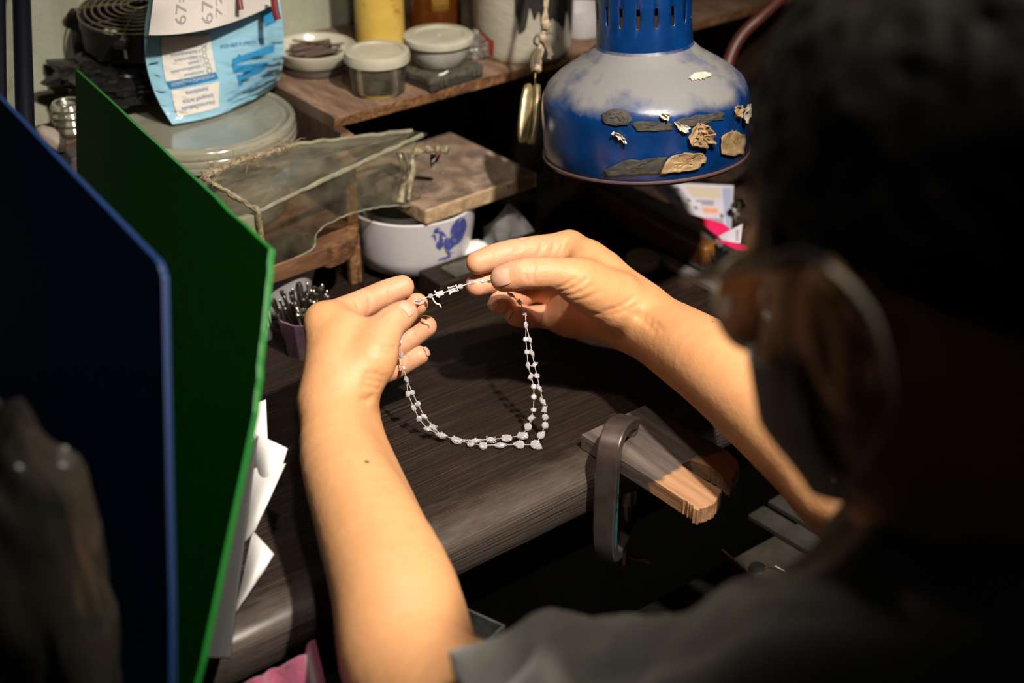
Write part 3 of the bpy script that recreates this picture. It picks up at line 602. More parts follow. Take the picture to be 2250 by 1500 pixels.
# ------------------------------------------------------------------ blue lamp (switched off)
LC0 = C(1420, 332, 1.205); lax = np.array((0, 0, 1.0)) + 0.085 * HF - 0.055 * CR; LM = axis_matrix(lax, -HF)
mt_lamp, nt, b = _new('dusty_blue_enamel')
v = coords(nt); f = noise(nt, v, 22, 6); g = noise(nt, v, 70, 5)
geo = nt.nodes.new('ShaderNodeNewGeometry'); sx = nt.nodes.new('ShaderNodeSeparateXYZ'); nt.links.new(geo.outputs['Normal'], sx.inputs[0])
dust = nt.nodes.new('ShaderNodeMath'); dust.operation = 'MULTIPLY_ADD'; nt.links.new(f, dust.inputs[0]); dust.inputs[1].default_value = 1.5; nt.links.new(sx.outputs['Z'], dust.inputs[2])
dm = nt.nodes.new('ShaderNodeMapRange'); nt.links.new(dust.outputs[0], dm.inputs[0]); dm.inputs[1].default_value = 1.18; dm.inputs[2].default_value = 1.55; dm.inputs[3].default_value = 0; dm.inputs[4].default_value = 0.85
du = dm.outputs[0]                                                            # dust settles on what faces up
blue = ramp(nt, g, [(0.3, (0.001, 0.017, 0.080)), (0.7, (0.0015, 0.028, 0.125))])
nt.links.new(mixc(nt, du, blue, (0.17, 0.163, 0.15)), b.inputs['Base Color'])
rr = nt.nodes.new('ShaderNodeMix'); nt.links.new(du, rr.inputs[0]); rr.inputs[2].default_value = 0.24; rr.inputs[3].default_value = 0.85
nt.links.new(rr.outputs[0], b.inputs['Roughness']); setp(b, spec=0.6)
lamp = thing('desk_lamp', 'dusty blue metal lamp shade with tape scraps and vent slots hanging over the bench', 'lamp', LC0)
sp = [(0.0805, -0.0015), (0.0818, 0.0), (0.0822, 0.020), (0.0822, 0.041), (0.0810, 0.050), (0.0770, 0.0575), (0.0690, 0.0650), (0.0590, 0.0715), (0.0500, 0.0770), (0.0430, 0.0815), (0.0390, 0.0860), (0.0375, 0.090)]
MB().lathe(sp + [(0.0365, 0.089), (0.0480, 0.0775), (0.0760, 0.0560), (0.0808, 0.041), (0.0806, 0.0)], 96, LC0, LM).build('shade', mt_lamp, lamp, smooth=True, angle=60)
MB().lathe([(0.0822, 0.0004), (0.0832, 0.0010), (0.0832, 0.0022), (0.0822, 0.0030)], 96, LC0, LM).build('rim_bead', flat('dark_rim', (0.07, 0.035, 0.03), rough=0.5), lamp, smooth=True)
nsl = 17; seg = nsl * 5; rows = [0.0850, 0.0865, 0.098, 0.1075, 0.115, 0.1225, 0.140, 0.166, 0.168]
def skip(j, k): return (k % 5 == 2) and j in (3, 4)
o = MB().lathe([(0.0372 + 0.0008 * (z < 0.087), z) for z in rows], seg, LC0, LM, skip=skip).build('collar', mt_lamp, lamp, smooth=True, solid=0.0012)
MB().lathe([(0.030, 0.100), (0.030, 0.160)], 40, LC0, LM).build('socket', flat('brown_socket', (0.20, 0.10, 0.04), rough=0.6), lamp, smooth=True)
MB().lathe([(0.0002, 0.030), (0.012, 0.032), (0.022, 0.042), (0.026, 0.056), (0.020, 0.075), (0.012, 0.090), (0.012, 0.104)], 40, LC0, LM).build('bulb', flat('unlit_bulb', (0.55, 0.55, 0.52), rough=0.2), lamp, smooth=True)
ltop = LC0 + LM @ np.array((0, 0, 0.168))
MB().lathe([(0.0372, 0.168), (0.030, 0.176), (0.012, 0.180), (0.0002, 0.180)], 40, LC0, LM).build('cap', mt_lamp, lamp, smooth=True)
armp = [ltop + LM @ np.array((0, 0, 0.008)), ltop + np.array((0.02, 0.03, 0.06)), ltop + np.array((0.10, 0.10, 0.16)), ltop + np.array((0.26, 0.17, 0.20)), np.array((1.30, 1.19, 0.45)), np.array((1.34, 1.19, 0.0))]
MB().tube(spline(armp, 10), 0.007, 12).build('arm', mt_bur, lamp, smooth=True)
MB().lathe([(0.0003, 0.001), (0.05, 0.001), (0.05, 0.012), (0.02, 0.02), (0.0003, 0.02)], 40, (1.34, 1.17, 0)).build('base', mt_lamp, lamp, smooth=True)
def shade_r(z): return float(np.interp(z, [p[1] for p in sp[1:]], [p[0] for p in sp[1:]]))
inv = LM.T
_TS = np.arange(1.05, 1.35, 0.0003)
def shade_hit(px, py):
    q = (CO + ray(px, py) * _TS[:, None] - LC0) @ LM
    ok = (q[:, 2] > -0.001) & (q[:, 2] < 0.093) & (np.hypot(q[:, 0], q[:, 1]) <= np.interp(q[:, 2], [p[1] for p in sp[1:]], [p[0] for p in sp[1:]]))
    if not ok.any(): return None
    i = int(np.argmax(ok)); return math.atan2(q[i, 1], q[i, 0]), q[i, 2]
def scrap(name, mat, poly, lift=0.0012, amp=0.0, curl=0.0):
    poly = [tuple(np.array(poly[i]) + (np.array(poly[(i + 1) % len(poly)]) - np.array(poly[i])) * j / 4 + (rng.normal(0, 1.6, 2) if j else 0)) for i in range(len(poly)) for j in range(4)]
    P = [shade_hit(*q) for q in poly]
    P = [p for p in P if p is not None]
    if len(P) < 5: return
    a0, a1 = min(p[0] for p in P), max(p[0] for p in P); c_ = np.mean(P, axis=0); rings = 6; n = len(P); vs = []
    for i in range(rings + 1):
        s = i / rings
        for k, (a, z) in enumerate(P):
            aa, zz = c_[0] + (a - c_[0]) * s, c_[1] + (z - c_[1]) * s
            h = lift + amp * abs(float(vnoise(np.array([aa * 60, zz * 900, 2.2])))) * 2 + curl * s ** 4 * (0.3 + abs(float(vnoise(np.array([k * 1.7, 3, 1.])))))
            rr_ = shade_r(zz) + h; vs.append(LC0 + LM @ np.array((rr_ * math.cos(aa), rr_ * math.sin(aa), zz)))
    fs = [(i * n + k, i * n + (k + 1) % n, (i + 1) * n + (k + 1) % n, (i + 1) * n + k) for i in range(rings) for k in range(n)]
    MB().add(vs, fs).build(name, mat, lamp, smooth=True, solid=0.0003, angle=30)
mt_tape = noisy('old_masking_tape', [(0.3, (0.12, 0.075, 0.03)), (0.7, (0.32, 0.22, 0.11))], scale=130, rough=0.7, bmp=0.4)
mt_grey = noisy('grimy_residue', [(0.3, (0.012, 0.012, 0.012)), (0.7, (0.05, 0.045, 0.035))], scale=120, rough=0.8, bmp=0.5)
mt_pale = noisy('pale_paper_scrap', [(0.3, (0.34, 0.30, 0.23)), (0.7, (0.55, 0.50, 0.42))], scale=120, rough=0.7, bmp=0.3)
scrap('tape_scrap', mt_tape, [(1508, 298), (1528, 266), (1545, 272), (1566, 288), (1564, 310), (1545, 322), (1515, 320)], amp=0.006, curl=0.004)
scrap('tape_scrap', mt_tape, [(1580, 300), (1604, 284), (1618, 290), (1632, 298), (1632, 335), (1608, 342), (1580, 336)], amp=0.001, curl=0.002)
scrap('tape_scrap', mt_tape, [(1468, 345), (1500, 332), (1540, 334), (1548, 346), (1530, 368), (1490, 376), (1450, 378)], amp=0.002, curl=0.002)
scrap('tape_scrap', mt_grey, [(1330, 372), (1370, 352), (1440, 346), (1466, 344), (1450, 378), (1390, 384), (1330, 386)], amp=0.001)
scrap('residue', mt_grey, [(1322, 250), (1345, 238), (1375, 240), (1390, 258), (1380, 275), (1330, 272)], lift=0.0006, amp=0.002)
scrap('residue', mt_grey, [(1476, 275), (1500, 258), (1560, 250), (1592, 246), (1588, 262), (1540, 272), (1500, 284)], lift=0.0006, amp=0.001)
scrap('residue', mt_grey, [(1388, 270), (1440, 266), (1478, 270), (1476, 284), (1400, 288)], lift=0.0006, amp=0.001)
scrap('paper_scrap', mt_pale, [(1347, 290), (1360, 288), (1376, 300), (1380, 312), (1372, 311), (1360, 298)], amp=0.002, curl=0.004)
scrap('paper_scrap', mt_pale, [(1448, 250), (1458, 244), (1468, 250), (1464, 260), (1452, 260)], amp=0.006, curl=0.003)
scrap('paper_scrap', mt_pale, [(1508, 170), (1520, 160), (1545, 156), (1558, 160), (1545, 172), (1525, 174)], amp=0.001, curl=0.001)
scrap('paper_scrap', mt_pale, [(1478, 264), (1490, 268), (1514, 278), (1506, 290), (1490, 284)], amp=0.002, curl=0.003)
scrap('paper_scrap', mt_tape, [(1608, 234), (1620, 230), (1626, 245), (1618, 258), (1608, 250)], amp=0.003, curl=0.003)
scrap('paper_scrap', mt_pale, [(1624, 262), (1632, 232), (1636, 226), (1638, 250), (1630, 270)], amp=0.003, curl=0.006)

# dark cupboard at the right rear and a red hose in front of it
mt_cup2 = noisy('dark_cupboard_wood', [(0.3, (0.018, 0.010, 0.007)), (0.7, (0.05, 0.028, 0.018))], scale=14, stretch=(5, 5, 1), rough=0.6)
cb = thing('cupboard', 'dark brown wooden cupboard standing behind the blue lamp', 'cupboard', (1.62, 1.12, 0))
MB().box((1.62, 1.13, 0.30), (0.44, 0.19, 0.5995)).build('carcass', mt_cup2, cb, bevel=0.002)
MB().box((1.62, 1.028, 0.30), (0.40, 0.012, 0.55)).build('door', mt_cup2, cb, bevel=0.002)
mt_hose = noisy('red_rubber', [(0.3, (0.04, 0.007, 0.004)), (0.7, (0.08, 0.016, 0.009))], scale=40, rough=0.5)
hp_ = spline([np.append(Z(1800, 230, 0.006)[:2], 0.006), C(1680, 300, 1.40), C(1600, 215, 1.36), C(1598, 150, 1.36), C(1625, 85, 1.36), C(1680, 30, 1.36), C(1790, -60, 1.38), C(1900, -60, 1.42)], 10)
tag(MB().tube(hp_, 0.0055, 12).build('rubber_hose', mt_hose, None, hp_[0], smooth=True), 'dark red rubber hose curving up behind the blue lamp', 'hose')

# ------------------------------------------------------------------ left rear: big tub, fan, bag, envelope
mt_bigtub = clearplastic('cloudy_tub', (0.74, 0.74, 0.66), (0.50, 0.49, 0.40), 0.62, 0.14, 26, (1, 1, 9))
mt_biglid = clearplastic('cloudy_lid', (0.74, 0.74, 0.66), (0.44, 0.43, 0.34), 0.66, 0.14, 26, (1, 1, 12))
TBC = C(440, 255, 1.27); TBC[2] = PZ; TZ = 0.150 - PZ
bt = thing('storage_tub', 'large round cloudy plastic storage tub with a ridged lid on the plank', 'tub', TBC)
MB().lathe([(0.0003, 0.0005), (0.066, 0.0), (0.069, 0.003), (0.075, TZ - 0.022), (0.0755, TZ - 0.006), (0.0745, TZ - 0.006), (0.068, 0.005), (0.0003, 0.0025)], 96, TBC).build('body', mt_bigtub, bt, smooth=True, angle=60)
lp = [(0.0772, TZ - 0.021), (0.0795, TZ - 0.020), (0.0800, TZ - 0.016), (0.0795, TZ - 0.0150), (0.0800, TZ - 0.0135), (0.0800, TZ - 0.0100), (0.0792, TZ - 0.0090), (0.0797, TZ - 0.0080), (0.0797, TZ - 0.0045), (0.0785, TZ - 0.0015), (0.0760, TZ), (0.0735, TZ - 0.0010), (0.0720, TZ - 0.0035), (0.0690, TZ - 0.0040), (0.0675, TZ - 0.0022), (0.0650, TZ - 0.0030), (0.0003, TZ - 0.0028)]
MB().lathe(lp, 112, TBC).build('lid', mt_biglid, bt, smooth=True, angle=40)
# black bag of stuff on the lid
mt_bag = flat('black_polythene', (0.010, 0.010, 0.010), rough=0.22, spec=0.6)
BGC = C(275, 185, 1.30); BGC[2] = 0.171
bag = tag(blob('black_bag', mt_bag, BGC, np.stack([CR, HF, np.array((0, 0, 1.))], 1), (0.056, 0.044, 0.020), 0.42, 2.6, ridge=True, h=34), 'crumpled black plastic bag slumped on the storage tub lid', 'bag')
# fan with wire guard
FC = C(306, 20, 1.285); FM = axis_matrix(np.array((0, 0, 1.)) - 0.10 * HF + 0.02 * CR, CR)
fan = thing('small_fan', 'small black fan lying flat with a round wire guard facing up', 'fan', FC - np.array((0, 0, 0.028)))
mt_blk = flat('black_plastic', (0.006, 0.0055, 0.005), rough=0.5, spec=0.25)
mt_guard = noisy('tarnished_wire', [(0.3, (0.10, 0.085, 0.055)), (0.7, (0.22, 0.19, 0.13))], scale=90, rough=0.38, bmp=0, metal=0.6)
MB().lathe([(0.047, -0.028), (0.0505, -0.027), (0.0505, -0.004), (0.0465, -0.004), (0.0455, -0.028)], 64, FC, FM).build('housing', mt_blk, fan, smooth=True, angle=50)
for k in range(4):
    a = math.pi * (0.98 + 0.5 * k); p = np.array((0.054 * math.cos(a), 0.054 * math.sin(a), -0.007)); q = FC + FM @ p
    lg = MB().box(q, (0.016, 0.013, 0.006), FM @ np.array(Matrix.Rotation(a, 3, 'Z'))).build('lug', mt_blk, fan, bevel=0.0015)
    MB().lathe([(0.0003, 0.004), (0.0036, 0.0035), (0.0038, 0.002), (0.0016, 0.002), (0.0016, -0.014), (0.0003, -0.014)], 14, q + FM @ np.array((0.001, 0, 0.0008)), FM).build('screw', mt_bur, lg, smooth=True)
for i, r_ in enumerate((0.0512, 0.0455, 0.0395, 0.0335, 0.0275, 0.0215, 0.0155, 0.0095)):
    MB().tube([FC + FM @ np.array((r_ * math.cos(t), r_ * math.sin(t), 0.0025 * (i / 7) ** 0.7 * 2)) for t in np.linspace(0, 2 * math.pi, 72, endpoint=False)], 0.00095, 8, closed=True).build('guard_ring', mt_guard, fan, smooth=True)
for k in range(4):
    a = math.pi * (0.98 + 0.5 * k); MB().tube([FC + FM @ np.array((r_ * math.cos(a), r_ * math.sin(a), z)) for r_, z in ((0.054, -0.003), (0.050, -0.0012), (0.030, 0.0022), (0.0085, 0.0038))], 0.0011, 8).build('guard_strut', mt_guard, fan, smooth=True)
for k in range(7):
    a0 = 2 * math.pi * k / 7
    MB().grid(lambda u, v_: FC + FM @ np.array(((0.014 + 0.030 * u) * math.cos(a0 + 0.55 * v_ + 0.25 * u), (0.014 + 0.030 * u) * math.sin(a0 + 0.55 * v_ + 0.25 * u), -0.020 + 0.012 * v_)), 6, 6, 0.0012).build('blade', mt_blk, fan, smooth=True)
MB().lathe([(0.0003, -0.006), (0.014, -0.007), (0.015, -0.010), (0.015, -0.026), (0.0003, -0.026)], 32, FC, FM).build('hub', mt_blk, fan, smooth=True, angle=50)
# envelope of medicine: soft packet with printed front
def quad3(a, b_, c_, t): a, b_, c_ = map(np.array, (a, b_, c_)); return a * (1 - t) * (1 - 2 * t) + b_ * 4 * t * (1 - t) + c_ * t * (2 * t - 1)
def env_pix(u, v_):
    L = quad3((379, 273, 1.252), (318, 112, 1.222), (352, -70, 1.185), v_); R_ = quad3((607, 190, 1.325), (623, 75, 1.300), (590, -110, 1.265), v_)
    p = L + (R_ - L) * u; p[1] += 16 * math.sin(math.pi * u) * (1 - v_) ** 2; return p
def env(u, v_, off=0.0):
    p = env_pix(u, v_); bulge = 0.016 * math.sin(math.pi * min(max(u, 0), 1)) * (0.5 + 0.5 * math.sin(math.pi * min(1, v_ + 0.12)))
    cr = 0.0016 * float(vnoise(np.array([u * 5, v_ * 9, 1.3]))) + 0.0008 * float(vnoise(np.array([u * 14 + v_ * 20, v_ * 9, 4.3])))
    return C(p[0], p[1], p[2] - bulge - cr - off)
ENVL = env(0.5, 0.0)
envo = thing('paper_envelope', 'pale blue printed paper envelope in clear wrap leaning upside down on the storage tub', 'envelope', ENVL)
mt_envb = noisy('pale_blue_paper', [(0.3, (0.20, 0.42, 0.55)), (0.7, (0.30, 0.52, 0.64))], scale=12, rough=0.55, bmp=0.05)
def env_back(u, v_): return env(u, v_, -0.024 * math.sin(math.pi * u) ** 0.5 - 0.0005 if 0 < u < 1 else 0)
m = MB(); m.grid(env, 80, 80); m.grid(lambda u, v_: env_back(u, v_), 40, 40); m.build('packet', mt_envb, envo, smooth=True, angle=60)
def env_poly(name, mat, uvs, off, parent, n=24):
    # filled patch printed on the packet: bilinear quads from 4 uv corners
    a, b_, c_, d_ = map(np.array, uvs)
    def fn(s, t): q = (a * (1 - s) + b_ * s) * (1 - t) + (d_ * (1 - s) + c_ * s) * t; return env(q[0], q[1], off + 0.0004)
    return MB().grid(fn, n, n).build(name, mat, parent, smooth=True, fix=False)
_ug, _vg = np.meshgrid(np.linspace(-0.05, 1.05, 45), np.linspace(-0.05, 0.75, 45), indexing='ij')
_pp = np.array([env_pix(u, v_)[:2] for u, v_ in zip(_ug.ravel(), _vg.ravel())]); _uv = np.stack([_ug.ravel(), _vg.ravel()], 1)
def uv_of(px, py):
    i = int(np.argmin(((_pp - (px, py)) ** 2).sum(1))); u, v_ = _uv[i]
    for _ in range(2):
        p = env_pix(u, v_)[:2]; e0 = px - p[0]; e1 = py - p[1]; a_u = (env_pix(u + 1e-3, v_)[:2] - p) * 1e3; a_v = (env_pix(u, v_ + 1e-3)[:2] - p) * 1e3
        det = a_u[0] * a_v[1] - a_u[1] * a_v[0]; u += (e0 * a_v[1] - e1 * a_v[0]) / det; v_ += (a_u[0] * e1 - a_u[1] * e0) / det
    return u, v_
EP = lambda x, y: uv_of(300 + x * 360 / 1862, y * 290 / 1500)
mt_prw = flat('printed_white', (0.62, 0.59, 0.54), rough=0.5); mt_prb = flat('printed_blue', (0.012, 0.16, 0.38), rough=0.5); mt_prm = flat('printed_mid_blue', (0.02, 0.24, 0.50), rough=0.5)
env_poly('white_panel', mt_prw, [EP(335, 930), EP(905, 815), EP(835, 400), EP(285, 420)], 0.0005, envo)
env_poly('white_panel', mt_prw, [EP(470, 1330), EP(940, 1215), EP(945, 925), EP(400, 1030)], 0.0005, envo)
env_poly('blue_band', mt_prb, [EP(380, 1010), EP(930, 890), EP(905, 825), EP(345, 935)], 0.0007, envo)
env_poly('blue_corner', mt_prm, [EP(1470, 305), EP(1590, 240), EP(1540, 10), EP(1385, 100)], 0.0006, envo)
env_poly('map_shape', mt_prm, [EP(1085, 740), EP(1560, 590), EP(1570, 500), EP(1090, 670)], 0.0006, envo)
env_poly('map_shape', mt_prm, [EP(1110, 830), EP(1480, 770), EP(1500, 700), EP(1085, 745)], 0.00065, envo)
env_poly('map_shape', mt_prm, [EP(1170, 980), EP(1205, 960), EP(1225, 850), EP(1140, 850)], 0.0006, envo)
env_poly('map_shape', mt_prm, [EP(1215, 900), EP(1400, 830), EP(1480, 770), EP(1215, 820)], 0.0006, envo)
env_poly('map_shape', mt_prm, [EP(1150, 665), EP(1185, 655), EP(1180, 610), EP(1155, 615)], 0.0006, envo)
def env_text(m, body, p0, p1, size, off=0.0017):
    # baseline runs from p0 to p1 (crop pixels); upside-down lettering
    vs, fs = text_mesh(body, 1.0)
    if not len(vs): return
    w_ = vs[:, 0].max() - vs[:, 0].min(); p0, p1 = np.array(p0, float), np.array(p1, float); ex_ = (p1 - p0) / w_; ln = np.linalg.norm(p1 - p0); t = (p1 - p0) / ln; up = np.array((t[1], -t[0])) * size
    P = []
    for q in vs:
        c_ = (p0 + p1) / 2 + ex_ * q[0] + up * q[1]; u, v_ = EP(*c_); P.append(env(u, v_, off))
    m.add(P, fs)
m = MB()
env_text(m, 'โทรศัพท์ 0 2783 0224', (1365, 465), (955, 525), 62); env_text(m, 'ชำระอากรเป็นเงินเชื่อ', (890, 1155), (515, 1235), 62)
env_text(m, 'ใบอนุญาตที่ 36/2536', (875, 1080), (525, 1155), 60); env_text(m, 'สมุทรปราการ', (815, 1005), (560, 1055), 60)
env_text(m, 'อำเภอบางพลี จังหวัดสมุทรปราการ', (1520, 860), (1045, 1140), 62); env_text(m, 'เหตุขัดข้องที่นำจ่ายผู้รับไม่ได้', (885, 862), (400, 955), 0.1)
for k, (t_, a, b2_) in enumerate((('1. จ่าหน้าไม่ชัดเจน', (800, 800), (545, 855)), ('2. ไม่มีเลขที่บ้านตามจ่าหน้า', (770, 740), (395, 815)), ('3. ไม่ยอมรับ', (745, 690), (590, 720)), ('4. ไม่มีผู้รับตามจ่าหน้า', (735, 635), (430, 685)), ('5. ไม่มารับภายในกำหนด', (725, 575), (390, 625)), ('6. เลิกกิจการ', (735, 510), (560, 535)))):
    env_text(m, t_, a, b2_, 42)
env_text(m, 'LINE', (1235, 290), (1160, 318), 44)
m.build('print', mt_prb, envo, fix=False)
m = MB(); env_text(m, 'เหตุขัดข้องที่นำจ่ายผู้รับไม่ได้', (885, 862), (400, 960), 46); m.build('band_print', mt_prw, envo, fix=False)
m = MB()
for k in range(6):
    x, y = ((830, 800), (812, 742), (792, 688), (772, 628), (768, 562), (770, 500))[k]; s_ = 22
    ring = [(x - s_, y - s_ + 4), (x + s_, y - s_ - 4), (x + s_ + 4, y + s_ - 4), (x - s_ + 4, y + s_ + 4)]
    for i in range(4):
        a, c_ = np.array(ring[i], float), np.array(ring[(i + 1) % 4], float); t = (c_ - a) / np.linalg.norm(c_ - a); n_ = np.array((-t[1], t[0])) * 2
        m.add([env(*EP(*q), 0.0017) for q in (a - n_, c_ - n_, c_ + n_, a + n_)], [(0, 1, 2, 3)])
h = [(1380, 440), (1395, 425), (1410, 450), (1405, 470), (1425, 490), (1440, 480), (1438, 500), (1418, 500), (1395, 475)]
m.add([env(*EP(*q), 0.0017) for q in h], [tuple(range(len(h)))])
m.build('check_boxes', mt_prb, envo, fix=False)
mt_film = clearplastic('glossy_wrap_film', (0.99, 0.99, 0.99), (0.7, 0.72, 0.74), -0.18, 0.10, 90, (3, 1, 1), 1.22)
def film(u, v_):
    p = env(u, v_ * 0.62, 0.0025); k = abs(float(vnoise(np.array([u * 7 + v_ * 11, v_ * 13 - u * 4, 8.1])))) + 0.5 * abs(float(vnoise(np.array([u * 22 + v_ * 30, v_ * 12 - u * 9, 2.1]))))
    return p - CF * 0.0035 * k
MB().grid(lambda u, v_: film(-0.01 + 1.03 * u, -0.02 + v_), 60, 60).build('wrap_film', mt_film, envo, smooth=True, fix=False, angle=180)
# white note folded over its top
def note(u, v_):
    A = np.array((327, 77, 1.205)); B = np.array((470, 61, 1.232)); Cc = np.array((614, 4, 1.285)); bot = quad3(A, B, Cc, u); top = quad3((352, -120, 1.165), (470, -130, 1.20), (588, -150, 1.24), u)
    p = bot + (top - bot) * v_; return C(p[0], p[1], p[2] - 0.020 - 0.004 * float(vnoise(np.array([u * 4, v_ * 3, 9.]))))
noteo = thing('paper_note', 'white paper note with pencilled figures folded over the envelope top', 'note', note(0.5, 0))
MB().grid(note, 24, 18, 0.0005).build('sheet', noisy('white_note_paper', [(0.3, (0.56, 0.53, 0.50)), (0.7, (0.64, 0.61, 0.58))], scale=10, rough=0.6, bmp=0), noteo, smooth=True)
m = MB()
def note_text(body, u0, u1, v0, v1):
    vs, fs = text_mesh(body, 1.0); w_ = vs[:, 0].max() - vs[:, 0].min(); h_ = vs[:, 1].max() - vs[:, 1].min()
    m.add([note(u0 + (0.5 + q[1] / h_) * (u1 - u0), v0 + (0.5 + q[0] / w_) * (v1 - v0)) - CF * 0.0006 for q in vs], fs)
note_text('67=50', 0.29, 0.20, 0.10, 0.72); note_text('67=', 0.50, 0.41, 0.06, 0.50); note_text('72', 0.57, 0.52, 0.10, 0.36)
m.build('pencil_figures', flat('pencil_grey', (0.30, 0.28, 0.28), rough=0.7), noteo, fix=False)
m = MB(); 
for pts in ([(1170, -40), (1180, 50), (1190, 110)], [(1560, -40), (1575, 110), (1605, 225)]):
    q = [np.array(p) for p in pts]
    m.tube(spline([C(300 + p[0] * 360 / 1862, p[1] * 290 / 1500, 1.215 + 0.00022 * (p[0] - 1170) * 0.25) for p in q], 5), 0.0022 if pts[0][0] < 1300 else 0.003, 8)
tag(m.build('red_band', flat('dark_red_rubber', (0.12, 0.006, 0.012), rough=0.5), None, C(600, 0, 1.24), smooth=True), 'dark red elastic band stretched over the white note', 'elastic band')
# things at the far left
pa, pb = C(40, -260, 1.235), C(54, 230, 1.15); dv_ = (pb - pa) / (pb - pa)[2]; pbot = pb + dv_ * (0.0005 - pb[2])
mt_pole = flat('dark_pole_paint', (0.003, 0.004, 0.009), rough=0.5, spec=0.2)
tag(MB().tube([pa, pbot], 0.0072, 16).build('metal_pole', mt_pole, None, pbot, smooth=True), 'thick dark blue metal pole by the wall at the far left', 'pole')
pa2, pb2 = C(-3, -260, 1.225), C(2, 230, 1.14); dv_ = (pb2 - pa2) / (pb2 - pa2)[2]; pbot2 = pb2 + dv_ * (0.0005 - pb2[2])
tag(MB().tube([pa2, pbot2], 0.0045, 14).build('metal_pole', mt_pole, None, pbot2, smooth=True), 'thinner dark metal pole cut by the left frame edge', 'pole')
SPC = C(158, 290, 1.25); bx = thing('wooden_block', 'plain wooden block behind the green sheet at the far left', 'block', (SPC[0], SPC[1], 0.0))
MB().box((SPC[0] - 0.012, SPC[1] + 0.01, SPC[2] / 2), (0.07, 0.05, SPC[2] - 0.001)).build('block', mt_side, bx, bevel=0.002)
sp_ = thing('tape_spool', 'cloudy ribbed plastic spool on the block beside the black bag', 'spool', SPC)
for k in range(4): MB().lathe([(0.010, 0.0005 + k * 0.0065), (0.0125, 0.0005 + k * 0.0065), (0.0145, 0.0035 + k * 0.0065), (0.0125, 0.0068 + k * 0.0065), (0.010, 0.0068 + k * 0.0065)], 32, SPC).build('ring', mt_biglid, sp_, smooth=True)
PBc = C(112, 305, 1.22); tag(blob('pale_stone', noisy('pale_stone', [(0.3, (0.20, 0.17, 0.14)), (0.7, (0.34, 0.29, 0.24))], scale=60, rough=0.7), PBc, np.stack([0.8 * CR - 0.6 * CU, CF, 0.6 * CR + 0.8 * CU], 1), (0.014, 0.009, 0.008), 0.15, 2), 'pale oval stone lying left of the green sheet', 'stone')
MB_ = MB().box((PBc[0] - 0.01, PBc[1], PBc[2] / 2 - 0.006), (0.06, 0.04, PBc[2] - 0.013)); tag(MB_.build('grey_carton', flat('grey_card', (0.06, 0.055, 0.05), rough=0.8), None, (PBc[0], PBc[1], 0), bevel=0.002), 'dull grey carton under the pale stone', 'carton')

# ------------------------------------------------------------------ clear acrylic cover, dirty and taped
mt_acr = clearplastic('scratched_acrylic', (0.93, 0.92, 0.87), (0.46, 0.43, 0.33), -0.02, 0.10, 40, (1, 6, 1), 1.5)
mt_acr2 = clearplastic('acrylic_cut_edge', (0.7, 0.7, 0.58), (0.46, 0.45, 0.33), 0.62, 0.15, 80)
mt_glue, nt, b = _new('old_glue'); f = noise(nt, coords(nt), 160, 6); nt.links.new(ramp(nt, f, [(0.3, (0.12, 0.085, 0.045)), (0.6, (0.30, 0.25, 0.15)), (0.8, (0.46, 0.42, 0.30))]), b.inputs['Base Color']); setp(b, rough=0.25, trans=0.25); bump(nt, b, f, 1.0, 0.003)
A1, A2, A3, A4 = Z(445, 388, 0.142), Z(567, 462, 0.116), C(938, 292, 1.285), C(905, 287, 1.30)
A5 = Z(640, 318, 0.150)
acr = thing('acrylic_cover', 'clear scratched acrylic cover with glued dirty seams leaning over the plank', 'cover', (A1 + A2) / 2 * np.array((1, 1, 0)))
top = [A1, A2, A3, A4, A5]
MB().slab(top, (0, 0, -0.002)).build('top_sheet', mt_acr, acr)
# front sheet hanging from A2..A3 with a curved lower cut
def lerp(a, b_, t): return a + (b_ - a) * t
front_top = [lerp(A2, A3, t) for t in np.linspace(0, 0.92, 14)]
lowpx = [(572, 600), (640, 570), (688, 545), (695, 515), (720, 492), (770, 470), (830, 456), (880, 452), (920, 452), (925, 430), (905, 400), (900, 370), (905, 345), (915, 318)]
front_low = []
for k, (x, y) in enumerate(lowpx):
    t = k / 13 * 0.92; r_ = ray(x, y); pl = lerp(A2, A3, t); front_low.append(CO + r_ * ((pl[1] - 0.003) / r_[1]))
vs = front_top + front_low; fs = [(i, i + 1, 14 + i + 1, 14 + i) for i in range(13)]
MB().add(vs, fs).build('front_sheet', mt_acr, acr, solid=0.0015)
def seam(pts, r, name='glue_seam', mat=None, seed=0):
    P = spline(pts, 10); rad = [r * (0.7 + 1.1 * abs(float(vnoise(np.array([k * 0.37, seed * 3.3, 1.]))))) for k in range(len(P))]
    MB().tube([p + 0.0012 * vnoise(p * 400) for p in P], rad, 8).build(name, mat or mt_glue, acr, smooth=True)
seam([A2 + np.array((0, 0, -0.001)), lerp(A2, A3, 0.3), lerp(A2, A3, 0.6), lerp(A2, A3, 0.97)], 0.0022, 'edge_strip', mt_acr2, 1)
seam([A1, lerp(A1, A2, 0.5), A2], 0.0026, seed=2); seam([A1, lerp(A1, A5, 0.4) + np.array((0, 0, 0.002)), lerp(A1, A5, 0.8), A5], 0.0036, seed=3)
seam([A5, lerp(A5, A4, 0.5), A4], 0.0020, 'edge_strip', mt_acr2, 4)
seam([A2, A2 + np.array((0, -0.001, -0.024)), A2 + np.array((0.002, -0.001, -0.046))], 0.0030, seed=5)
seam([front_low[0], front_low[1], front_low[2], front_low[3], front_low[4], front_low[5], front_low[6], front_low[7], front_low[8]], 0.0007, 'edge_strip', mt_acr2, 6)
